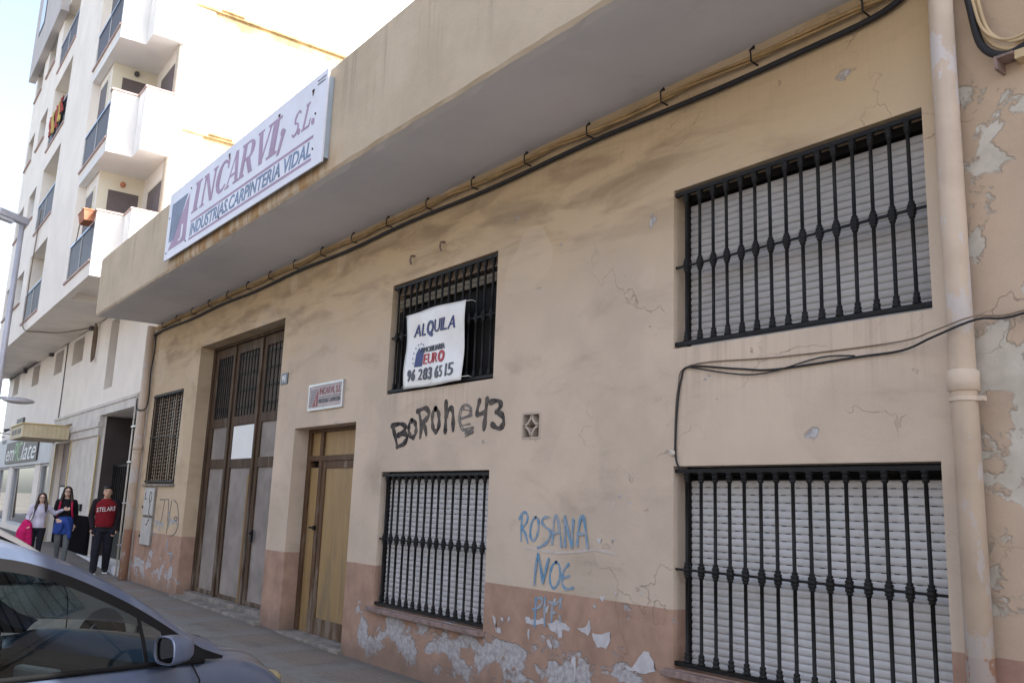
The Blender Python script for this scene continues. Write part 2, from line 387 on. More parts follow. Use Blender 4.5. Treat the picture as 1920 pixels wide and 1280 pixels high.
MAT['cable_cream'] = simple('cream_cable', (.50, .37, .22), .6)
MAT['render_white'] = simple('white_render', (.82, .755, .685), .9, .2, 0, .05, 1.2, .15, 40)
MAT['render_grey'] = simple('grey_render', (.50, .47, .46), .9, .2, 0, .05, 1.2)  # even grey tone for the attic bay
MAT['balcony_white'] = simple('balcony_render', (.76, .745, .73), .9, .2, 0, .04, 1.2, .12, 40)
MAT['cream_render'] = simple('cream_render', (.70, .65, .53), .9, .2, 0, .04, 1.2)
MAT['party_white'] = simple('party_wall_render', (.82, .80, .76), .9, .2, 0, .03, .6, .15, 20)
MAT['ledge'] = simple('brown_ledge', (.46, .33, .17), .9, .2, 0, .35, 3)
MAT['rail_grey'] = simple('railing_grey', (.075, .066, .072), .5, .4, .2, .1, 4)
MAT['rail_top'] = simple('blue_grey_handrail', (.33, .43, .58), .35, .5, .4, .1, 4)
MAT['terracotta'] = simple('terracotta', (.42, .17, .10), .8, .3, 0, .2, 6)
MAT['tile_edge'] = simple('sill_tile', (.45, .33, .30), .8, .3, 0, .1, 6)
MAT['brown_blind'] = simple('brown_blind', (.125, .10, .10), .6, .3, 0, .08, 3)
MAT['stone_clad'] = simple('stone_cladding', (.55, .50, .455), .6, .35, 0, .12, 3, .1, 30)
MAT['black_stone'] = simple('black_stone', (.012, .011, .013), 1.0, .0)
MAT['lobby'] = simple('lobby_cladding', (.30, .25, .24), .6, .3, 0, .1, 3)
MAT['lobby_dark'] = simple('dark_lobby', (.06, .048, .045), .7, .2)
MAT['gold'] = simple('gold_trim', (.50, .38, .16), .4, .5, .3, .1)
MAT['awning_gold'] = simple('awning_cream', (.55, .47, .32), .6, .3, 0, .1, 2)
MAT['shop_frame'] = simple('shop_frame', (.50, .505, .53), .5, .4, 0, .05)
MAT['marble'] = simple('white_marble', (.74, .75, .79), .4, .4, 0, .04)
MAT['sign_dark'] = simple('shop_sign_dark', (.075, .065, .07), .5)
MAT['sign_green'] = simple('sign_green', (.30, .52, .26), .5)
MAT['white_print'] = simple('white_print', (.78, .78, .78), .5, .3, 0, .02)
def glass_mat(name, tint, rough=.03, alpha=.0):
    n = NB(name, rough, .8); n.color(tint)
    n.b.inputs['Coat Weight'].default_value = .6; n.b.inputs['Coat Roughness'].default_value = .02
    return n.m
MAT['dark_glass'] = glass_mat('dark_window_glass', (.018, .020, .024))
MAT['shop_glass'] = glass_mat('shop_glass', (.03, .032, .036), .02)
def clear_glass(name, col):
    m_ = bpy.data.materials.new(name); m_.use_nodes = True; t = m_.node_tree; out = t.nodes['Material Output']; t.nodes.remove(t.nodes['Principled BSDF'])
    tr = t.nodes.new('ShaderNodeBsdfTransparent'); tr.inputs[0].default_value = (*col, 1)
    gl = t.nodes.new('ShaderNodeBsdfGlossy'); gl.inputs['Roughness'].default_value = .015
    lw = t.nodes.new('ShaderNodeLayerWeight'); lw.inputs[0].default_value = .5
    pw = t.nodes.new('ShaderNodeMath'); pw.operation = 'POWER'; t.links.new(lw.outputs['Facing'], pw.inputs[0]); pw.inputs[1].default_value = 3.5
    fr = t.nodes.new('ShaderNodeMapRange'); t.links.new(pw.outputs[0], fr.inputs[0]); fr.inputs[3].default_value = .06; fr.inputs[4].default_value = .85
    mx = t.nodes.new('ShaderNodeMixShader'); t.links.new(fr.outputs[0], mx.inputs[0]); t.links.new(tr.outputs[0], mx.inputs[1]); t.links.new(gl.outputs[0], mx.inputs[2])
    t.links.new(mx.outputs[0], out.inputs[0]); return m_
MAT['car_glass'] = clear_glass('car_glass', (.36, .42, .42))
def paint(name, col, metal=.55, rough=.33):
    n = NB(name, rough, .5, metal); f = n.noise(1.5, 4)
    dust = n.noise(9, 7, .6)
    n.color(n.mix(n.M('MULTIPLY', n.step(dust, .5, .8), .25), col, tuple(min(1, c*1.3+.04) for c in col)))
    n.b.inputs['Coat Weight'].default_value = .7; n.b.inputs['Coat Roughness'].default_value = .06; return n.m
MAT['car_grey'] = paint('blue_grey_car_paint', (.10, .13, .21), .5, .36)
MAT['car_beige'] = paint('champagne_car_paint', (.66, .65, .65), .4)
MAT['car_black'] = simple('car_black_trim', (.008, .008, .009), .6, .1)
MAT['car_cabin'] = simple('cabin_plastic', (.05, .05, .055), .8, .2)
MAT['seat_cloth'] = simple('seat_cloth', (.10, .10, .115), .9, .2, 0, .2, 20)
MAT['dash_grey'] = simple('dash_silver', (.42, .44, .46), .5)
MAT['lamp_lens'] = simple('yellowed_lens', (.26, .215, .12), .3, .5, 0, .2, 12)
MAT['mirror_glass'] = simple('mirror_glass', (.16, .17, .19), .05, .5, 1.0, .01)
MAT['tyre'] = simple('tyre_rubber', (.02, .02, .02), .9, .2)
MAT['rim'] = simple('alloy_rim', (.45, .45, .47), .35, .5, .8)
MAT['lamp_grey'] = simple('lamp_post_grey', (.46, .45, .49), .5, .4, .3, .08, 3)
MAT['asphalt'] = simple('asphalt', (.085, .083, .082), .95, .2, 0, .3, 3, .4, 120)
MAT['kerb'] = simple('kerb_granite', (.30, .29, .28), .9, .2, 0, .2, 9, .3, 60)
def pavement():
    n = NB('pavement_tiles', .9, .2); p = n.pos()
    peb = n.noise(70, 4, .6); big = n.noise(1.1, 5, .6)
    bx = n.M('FRACT', n.M('MULTIPLY', n.M('ADD', n.x, n.M('MULTIPLY', n.y, .0)), 1/1.25))
    by = n.M('FRACT', n.M('MULTIPLY', n.M('ADD', n.y, 1.02), 1/1.0))
    inx = n.M('MULTIPLY', n.step(bx, .28, .30), n.step(bx, 1.0, .98)); iny = n.M('MULTIPLY', n.step(by, .26, .28), n.step(by, 1.0, .98))
    brown = n.M('MULTIPLY', inx, iny)
    grey = n.mix(n.step(peb, .35, .65), (.18, .166, .152), (.245, .228, .21))
    br = n.mix(n.step(peb, .35, .65), (.15, .115, .09), (.27, .215, .17))
    col = n.mix(n.M('MULTIPLY', brown, .62), grey, br)
    gx = n.M('ABSOLUTE', n.M('SUBTRACT', n.M('FRACT', n.M('MULTIPLY', n.x, 2.5)), .5)); gy = n.M('ABSOLUTE', n.M('SUBTRACT', n.M('FRACT', n.M('MULTIPLY', n.M('ADD', n.y, 1.02), 2.5)), .5))
    jt = n.M('MAXIMUM', n.step(gx, .487, .495), n.step(gy, .487, .495))
    col = n.mix(n.M('MULTIPLY', jt, .5), col, (.08, .075, .07))
    col = n.mix(n.M('MULTIPLY', n.step(n.noise(2, 8, .65), .5, .75), .45), col, (.09, .085, .08))
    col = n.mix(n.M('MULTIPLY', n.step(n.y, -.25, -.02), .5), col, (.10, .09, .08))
    n.color(col); n.bump(n.M('SUBTRACT', peb, n.M('MULTIPLY', jt, .8)), .35, .006); return n.m
MAT['pavement'] = pavement()
MAT['ground'] = simple('far_ground', (.16, .15, .135), .95, .2, 0, .2, .2)
MAT['leaf'] = simple('foliage', (.075, .09, .03), .8, .3, 0, .4, 2)
MAT['bark'] = simple('bark', (.12, .09, .065), .9)
MAT['far_building'] = simple('far_building_render', (.52, .50, .49), .9, .2, 0, .08, .3)

# ------------------------------------------------------------------ ground, road, pavement
def gz(x):                                                    # the pavement climbs gently to the left
    pts = [(-60, .42), (-23, .29), (-18.3, .055), (-12, .01), (-9, -.03), (-4, -.05), (30, -.06)]
    for (a, za), (b, zb) in zip(pts, pts[1:]):
        if a <= x <= b: return za+(zb-za)*(x-a)/(b-a)
    return pts[0][1] if x < -60 else pts[-1][1]
mb = MB(); mb.add([(-700, -700, -.30), (700, -700, -.30), (700, 700, -.30), (-700, 700, -.30)], [(0, 1, 2, 3)]); struct(mb.build('ground', MAT['ground']))
mb = MB(); xs = [-60+i*1.5 for i in range(61)]
for a, b in zip(xs, xs[1:]):
    mb.add([(a, -16, gz(a)-.13), (b, -16, gz(b)-.13), (b, -1.92, gz(b)-.13), (a, -1.92, gz(a)-.13)], [(0, 1, 2, 3)])
struct(mb.build('road', MAT['asphalt']))
mb = MB()
for a, b in zip(xs, xs[1:]):
    mb.add([(a, -1.78, gz(a)), (b, -1.78, gz(b)), (b, 2.2, gz(b)), (a, 2.2, gz(a))], [(0, 1, 2, 3)])
struct(mb.build('pavement', MAT['pavement']))
mb = MB()
for a, b in zip(xs, xs[1:]):
    za, zb = gz(a)+.004, gz(b)+.004
    mb.add([(a, -1.95, za-.2), (b, -1.95, zb-.2), (b, -1.93, zb), (a, -1.93, za), (b, -1.78, zb), (a, -1.78, za), (b, -1.78, zb-.2), (a, -1.78, za-.2)],
           [(0, 1, 2, 3), (3, 2, 4, 5), (5, 4, 6, 7)])
struct(mb.build('kerb', MAT['kerb']))
mb = MB()
for a, b in zip(xs, xs[1:]):
    mb.add([(a, -20, gz(a)), (b, -20, gz(b)), (b, -16, gz(b)), (a, -16, gz(a)), (a, -16, gz(a)-.2), (b, -16, gz(b)-.2)], [(0, 1, 2, 3), (3, 2, 5, 4)])
struct(mb.build('far_pavement', MAT['kerb']))

# ------------------------------------------------------------------ the workshop building
WS = empty('workshop_building', 'shabby ochre workshop with barred windows and a jutting plaster canopy', 'building')
W1 = (-4.335, -2.375, 2.867, 4.115, .24); W2 = (-4.335, -2.375, .59, 1.995, .24)
W3 = (-8.59, -6.587, 2.855, 4.12, .2); W4 = (-8.59, -6.587, .56, 1.995, .2)
W5 = (-17.545, -15.807, 1.855, 3.542, .1); D1 = (-10.967, -9.257, -.02, 2.589, .3); D2 = (-15.105, -11.589, .0, 4.2, .34)
VB = (-6.115, -5.865, 2.26, 2.49, .16)
mb = MB()
wall_open(mb, -17.88, -2.2, -.3, 5.07, 0, [W1, W2, W3, W4, W5, D1, D2, VB], .2)
mb.add([(-17.88, 0, -.3), (-17.88, 0, 4.96), (-17.88, 9, 4.96), (-17.88, 9, -.3)], [(0, 1, 2, 3)])
mb.box(-17.88, -2.2, 8.7, 9, -.3, 6.0)
mb.build('wall', MAT['facade'], WS)
mb = MB(); mb.box(-17.86, -2.2, .12, 8.7, 5.3, 5.5); mb.build('roof', MAT['soffit'], WS)
# canopy: jittered edges so that the plaster is not ruler straight
def canopy():
    mb = MB(); n = 90; x0, x1 = -17.62, -2.15; rows = []
    rnd = random.Random(3)
    for i in range(n+1):
        x = x0+(x1-x0)*i/n; j = lambda s: rnd.uniform(-s, s)
        zt = 6.06+(x-x0)/(x1-x0)*.24; zb = 4.93+(x-x0)/(x1-x0)*.07
        prof = [(.0, zb+.025), (-.35, zb+.02), (-.75, zb+.012), (-1.12, zb+j(.004)), (-1.2+j(.006), zb+.004+j(.008)), (-1.222+j(.004), zb+.035+j(.006)), (-1.222, zb+.3), (-1.222, zt-.3),
                (-1.222, zt-.03+j(.004)), (-1.205, zt+j(.004)), (-1.05, zt), (-1.04, zt-.5), (0.12, zt-.55)]
        rows.append([(x, y, z) for y, z in prof])
    m_ = len(rows[0]); vs_ = [p for r in rows for p in r]
    top = [k for k in range(m_-1) if k >= 4]; bot = [0, 1, 2, 3]
    fa = [(i*m_+k, (i+1)*m_+k, (i+1)*m_+k+1, i*m_+k+1) for i in range(n) for k in range(m_-1)]
    mi = [(1 if k < 4 else 0) for i in range(n) for k in range(m_-1)]
    mb.add(vs_, fa); mb.mi = mi
    mb.add(rows[0], [list(range(m_))], 0); mb.add(rows[-1], [list(range(m_-1, -1, -1))], 0)
    return mb.build('canopy', [MAT['canopy'], MAT['soffit']], WS, rec=True)
canopy()
# vent block
def vent():
    a, b, c, d = VB[:4]; cx, cz = (a+b)/2, (c+d)/2; h = (b-a)/2; mb = MB(); t = .014
    mb.box(a-.004, a+t, -.006, .12, c, d); mb.box(b-t, b+.004, -.006, .12, c, d); mb.box(a+t, b-t, -.006, .12, c-.004, c+t); mb.box(a+t, b-t, -.006, .12, d-t, d+.004)
    for sx in (-1, 1):
        for sz in (-1, 1):
            arc = [(cx+sx*h*(1-math.cos(q))*.97, cz+sz*h*(1-math.sin(q))*.97) for q in [PI/2*i/8 for i in range(9)]]
            for (xa, za), (xb, zb) in zip(arc, arc[1:]):
                dx, dz = xb-xa, zb-za; L = math.hypot(dx, dz); nx, nz = -dz/L*.010, dx/L*.010
                mb.prism([(xa+nx, za+nz), (xb+nx, zb+nz), (xb-nx, zb-nz), (xa-nx, za-nz)], -.004, .11, M=Matrix(((1, 0, 0, 0), (0, 0, 1, 0), (0, 1, 0, 0), (0, 0, 0, 1))))
    mb.build('vent_block', simple('vent_block_paint', (.46, .38, .31), .9, .2), WS, rec=True)
    MB().box(a, b, .15, .17, c, d).build('vent_back', MAT['dark'], WS)
vent()

bar_cache = {}; brnd = random.Random(21)
def bar_mesh(h, zm, style=0):
    """one wrought bar of height h with collars at the foot, the middle rail (zm) and the head"""
    key = (round(h, 3), round(zm, 3), style)
    if key in bar_cache: return bar_cache[key]
    r = .0125 if style == 0 else .009
    def knot(z, s=1.0): return [(r, z-.055*s), (.02, z-.05*s), (.02, z-.042*s), (.0165, z-.038*s), (.026, z-.03*s), (.026, z-.02*s), (.022, z-.016*s), (.031, z-.008*s), (.031, z+.008*s), (.022, z+.016*s), (.026, z+.02*s), (.026, z+.03*s), (.0165, z+.038*s), (.02, z+.042*s), (.02, z+.05*s), (r, z+.055*s)]
    if style == 0:
        foot = [(.026, 0), (.026, .012), (.019, .018), (.023, .03), (.023, .042), (.016, .048), (.02, .056), (.02, .066), (r, .072)]
        prof = foot+knot(zm)+[(a, h-b) for a, b in reversed(foot)]
    else: prof = [(r, 0), (r, h)]
    mb = MB(); mb.lathe(prof, 0, 0, 10)
    o = mb.build('bar', MAT['iron'], None, True); bar_cache[key] = o; return o
def grille(op, n, zm, y=.03, style=0, x_in=.06, lo=.02, hi=.02, name='window_grille', lab=None):
    a, b, c, d = op[:4]; mb = MB()
    mb.box(a-.02, b+.0, y-.017, y+.017, c+lo, c+lo+.03); mb.box(a-.0, b+.0, y-.015, y+.015, d-hi-.028, d-hi)
    mb.box(a-.015, b+.015, y-.008, y+.008, zm-.008, zm+.008)
    g = mb.build(name, MAT['iron'], WS)
    if lab: g['label'] = lab
    z0 = c+lo+.03; h = d-hi-.028-z0
    src = bar_mesh(h, zm-z0, style); first = src.parent is None
    for i in range(n):
        x = a+x_in+(b-a-2*x_in)*(i+.35)/(n-.3) if style == 0 else a+x_in+(b-a-2*x_in)*i/(n-1)
        o = src if (first and i == 0) else src.copy()
        if o is not src: C.objects.link(o)
        o.parent = g; o.location = (x, y, z0); o.rotation_euler = (brnd.uniform(-.003, .003), brnd.uniform(-.004, .004), brnd.uniform(0, 6))
    return g

def roller(op, y, z_bot, z_top, pitch=.05, name='roller_shutter', parent=None, holes=None, curve=.0):
    a, b = op[0], op[1]; mb = MB(); rows = []; nz = int((z_top-z_bot)/pitch); rnd = random.Random(int(a*100))
    xs_ = [a+.035, b-.02]
    for i in range(nz):
        z = z_bot+i*pitch; dy = rnd.uniform(-.0015, .0015)
        for q, dep in ((.0, .0), (.1, .005), (.3, .009), (.6, .0095), (.85, .006), (.96, .0), (1.0, -.012)):
            rows.append((y-dep+.0+dy, z+q*pitch))
    n = len(rows); segs = 12
    vs_ = [(xs_[0]+(xs_[1]-xs_[0])*k/segs, ry+curve*0, rz-.006*math.sin(PI*k/segs)*curve) for (ry, rz) in rows for k in range(segs+1)]
    fs = [(i*(segs+1)+k, i*(segs+1)+k+1, (i+1)*(segs+1)+k+1, (i+1)*(segs+1)+k) for i in range(n-1) for k in range(segs)]
    mb.add(vs_, fs)
    if holes:
        for i in range(nz):
            z = z_bot+i*pitch
            if holes[0] <= z <= holes[1]:
                x = a+.06+(.03 if i % 2 else 0)
                while x < b-.08:
                    mb.box(x, x+.034, y-.003, y+.001, z-.002, z+.0025, 1); x += .082
    return mb.build(name, [MAT['shutter'], MAT['dark']], parent)

def barred_window(op, n, zm, shut_y, shut, lab, sill=False, glass=False, holes=None, box=.0):
    a, b, c, d = op[:4]; e = op[4]
    mb = MB()                                                  # frame: dark guides, head box
    mb.box(a, a+.035, shut_y-.02, e+.03, c, d); mb.box(b-.02, b, shut_y-.02, e+.03, c, d)
    mb.box(a+.035, b-.02, shut_y+.0, e+.03, d-.06, d)
    mb.box(a, b, e-.0, e+.03, c, d-.06)
    wn_ = mb.build('window', MAT['dark'] if not glass else MAT['brown_wood'], WS); wn_['label'] = lab
    roller(op, shut_y, shut[0], shut[1], parent=wn_, holes=holes)
    if sill:
        MB().box(a-.06, b+.03, -.075, e, c-.05, c-.003).build('sill', MAT['stone_sill'], wn_, bevel=.006)
    grille(op, n, zm, lab='black iron bars over the '+lab)
    return wn_
_w = barred_window(W1, 15, 3.5, .17, (2.875, 4.05), 'wide upper window with a grey slatted shutter')
for ch in _w.children: ch.data.materials[0] = simple('shaded_shutter', (.43, .41, .395), .55, .3, 0, .14, 1.5) if ch.name.startswith('roller') else ch.data.materials[0]  # darker copy of the shutter material, canopy shade put into its grey
barred_window(W2, 15, 1.265, .17, (.60, 1.945), 'wide lower window with a perforated grey shutter', True, holes=(1.30, 1.9))
barred_window(W4, 15, 1.275, .12, (.57, 1.945), 'lower window beside the yellow door', True, holes=(1.55, 1.9))
# the window behind the rental banner: shutter raised, dark panes
def w3():
    a, b, c, d, e = W3; y = .13; mb = MB()
    for x0, x1 in ((a, a+.06), (b-.05, b), ((a+b)/2-.04, (a+b)/2+.04)): mb.box(x0, x1, y-.02, y+.05, c, d-.3)
    mb.box(a, b, y-.02, y+.05, c, c+.06) if False else mb.box(a+.06, (a+b)/2-.04, y-.018, y+.05, c, c+.06)
    mb.box((a+b)/2+.04, b-.05, y-.018, y+.05, c, c+.06)
    wn_ = mb.build('window', MAT['dark'], WS); wn_['label'] = 'upper window with raised shutter behind the rental banner'
    MB().box(a, b, y+.02, y+.03, c+.03, d).build('pane', MAT['dark'], wn_)
    rs = roller(W3, y-.045, d-.27, d-.12, .05, parent=wn_); rs.data.materials[0] = simple('yellowed_shutter', (.17, .145, .105), .6)
    g = MB(); g.box(a, b, y-.03, y+.05, d-.11, d)
    g.build('shutter_box', MAT['cable_brown'], wn_)
    grille(W3, 15, 3.505, lab='black iron bars behind the rental banner')
w3()
# small window by the meter boxes: bars before a woven lattice
def w5():
    a, b, c, d, e = W5; mb = MB(); y = .075
    mb.box(a, a+.05, y-.02, y+.05, c, d); mb.box(b-.04, b, y-.02, y+.05, c, d); mb.box(a+.05, b-.04, y-.02, y+.05, d-.05, d); mb.box(a+.05, b-.04, y-.02, y+.05, c, c+.05)
    wn_ = mb.build('window', MAT['old_wood'], WS); wn_['label'] = 'small high window with a wooden lattice behind its bars'
    MB().box(a, b, y+.03, y+.04, c, d).build('pane', MAT['dark_glass'], wn_)
    lt = MB(); k = 0; z = c+.07
    while z < d-.06: lt.box(a+.05, b-.04, y-.004, y+.006, z, z+.028); z += .068
    x = a+.08
    while x < b-.06: lt.box(x, x+.022, y-.012, y-.002, c+.05, d-.05); x += .105
    lt.build('lattice', simple('lattice_wood', (.33, .25, .18), .8), wn_)
    MB().box(a-.05, b+.05, -.04, .05, c-.045, c-.002).build('sill', MAT['concrete_step'], wn_, bevel=.006)
    grille(W5, 13, 2.72, .0, 1, .04, .03, .02, lab='plain black bars over the small lattice window')
    # thick flat rails on this one
w5()
# yellow personnel door
def small_door():
    a, b, c, d, _ = D1; y = .235; mb = MB(); c = .02
    xm = -10.56; zt = 2.2
    mb.box(a, a+.09, y-.03, y+.06, c, d); mb.box(b-.0-.10, b, y-.03, y+.06, c, d)
    mb.box(a+.09, b-.10, y-.03, y+.06, d-.05, d); mb.box(xm-.045, xm+.045, y-.025, y+.06, c, d-.05)
    mb.box(a+.09, xm-.045, y-.026, y+.055, zt-.035, zt+.035); mb.box(xm+.045, b-.10, y-.026, y+.055, zt-.035, zt+.035)
    o = mb.build('yellow_door', MAT['brown_wood'], WS, bevel=.004); o['label'] = 'narrow street door with varnished yellow panels in a brown frame'
    l = MB(); x0, x1 = xm+.045, b-.10
    l.box(x0, x0+.09, y-.012, y+.04, c, zt-.035); l.box(x1-.09, x1, y-.012, y+.04, c, zt-.035); l.box(x0+.09, x1-.09, y-.012, y+.04, zt-.13, zt-.035); l.box(x0+.09, x1-.09, y-.012, y+.04, c, c+.2)
    l.build('door_leaf_frame', MAT['brown_wood'], o, bevel=.004)
    MB().box(x0+.09, x1-.09, y+.004, y+.03, c+.2, zt-.13).build('panel', MAT['ochre_wood'], o)
    MB().box(a+.09, xm-.045, y+.004, y+.03, c, zt-.12).build('panel', MAT['ochre_wood'], o)
    MB().box(a+.09, xm-.045, y+.006, y+.03, zt+.035, d-.05).build('panel', MAT['ochre_wood'], o)
    MB().box(xm+.045, b-.1, y+.006, y+.03, zt+.035, d-.05).build('panel', MAT['ochre_wood'], o)
    h = MB(); h.box(xm-.13, xm+.02, y-.06, y-.045, 1.30, 1.325); h.box(xm-.02, xm+.01, y-.06, y-.025, 1.285, 1.34); h.build('handle', MAT['iron'], o)
    MB().box(a+.09, b-.1, y+.07, y+.1, c, d).build('backing', MAT['dark'], o)
    MB().box(a-.02, b+.03, -.06, .32, -.22, .018).build('threshold', MAT['concrete_step'], WS, bevel=.012)
small_door()
# big folding wooden gate
def gate():
    a, b, c, d, _ = D2; y = .27; c = .12; W = MAT['old_wood']
    fr = MB(); fr.box(a, a+.09, y-.04, y+.06, c, d); fr.box(b-.09, b, y-.04, y+.06, c, d); fr.box(a+.09, b-.09, y-.04, y+.06, d-.05, d)
    o = fr.build('wooden_gate', W, WS, bevel=.006); o['label'] = 'tall weathered brown wooden gate with barred lights and grey panels'
    xs_ = [a+.09, -14.06, -12.93, b-.09]
    for i in range(3):
        x0, x1 = xs_[i]+.012, xs_[i+1]-.012; st = .13
        l = MB(); l.box(x0, x0+st, y-.015, y+.04, c, d-.06); l.box(x1-st, x1, y-.015, y+.04, c, d-.06)
        for z0, z1 in ((d-.22, d-.06), (2.80, 2.95), (2.12, 2.27), (c, c+.06)): l.box(x0+st, x1-st, y-.013, y+.04, z0, z1)
        lf = l.build('gate_leaf', W, o, bevel=.005)
        MB().box(x0+st, x1-st, y+.014, y+.03, c+.06, 2.12).build('panel', MAT['grey_panel'], lf)
        MB().box(x0+st, x1-st, y+.014, y+.03, 2.27, 2.80).build('panel', MAT['grey_panel'], lf)
        MB().box(x0+st, x1-st, y+.02, y+.03, 2.95, d-.22).build('pane', simple('dusty_pane', (.10, .08, .065), .7, .2, 0, .25, 2), lf)
        g = MB(); nb = 7
        for k in range(nb):
            x = x0+st+.05+(x1-x0-2*st-.1)*k/(nb-1); g.tube([(x, y-.012, 2.94), (x, y-.012, d-.21)], .011, 6)
        for z in (3.08, 3.35, 3.62, 3.88): g.box(x0+st, x1-st, y-.010, y-.004, z, z+.022)
        g.build('light_bars', MAT['iron'], lf)
        # cover strip on the meeting stile
        if i: MB().box(xs_[i]-.035, xs_[i]+.035, y-.045, y-.016, c, d-.07).build('cover_strip', W, o, bevel=.008)
    MB().box(-13.03, -12.97, y-.05, y-.016, c, 2.02).build('nailed_plank', MAT['raw_wood'], o, bevel=.004)
    lk = MB(); lk.box(-12.74, -12.69, y-.05, y-.016, 1.02, 1.2); lk.tube([(-12.715, y-.05, 1.15), (-12.715, y-.075, 1.15)], .014, 8); lk.build('lock_plate', MAT['iron'], o)
    MB().box(a, b, y+.07, y+.1, 0, d).build('backing', MAT['dark'], o)
    MB().box(a-.0, b+.0, .12, y+.09, -.2, .115).build('threshold', MAT['concrete_step'], o, bevel=.015)
    MB().box(a-.05, b+.05, -.10, .12, -.25, .055).build('step', MAT['concrete_step'], o, bevel=.015)
    tag(MB().box(-13.86, -13.01, y-.022, y-.0165, 2.26, 2.78).build('notice_sheet', MAT['paper']), 'blank white sheet fixed to the big wooden gate', 'notice')
gate()
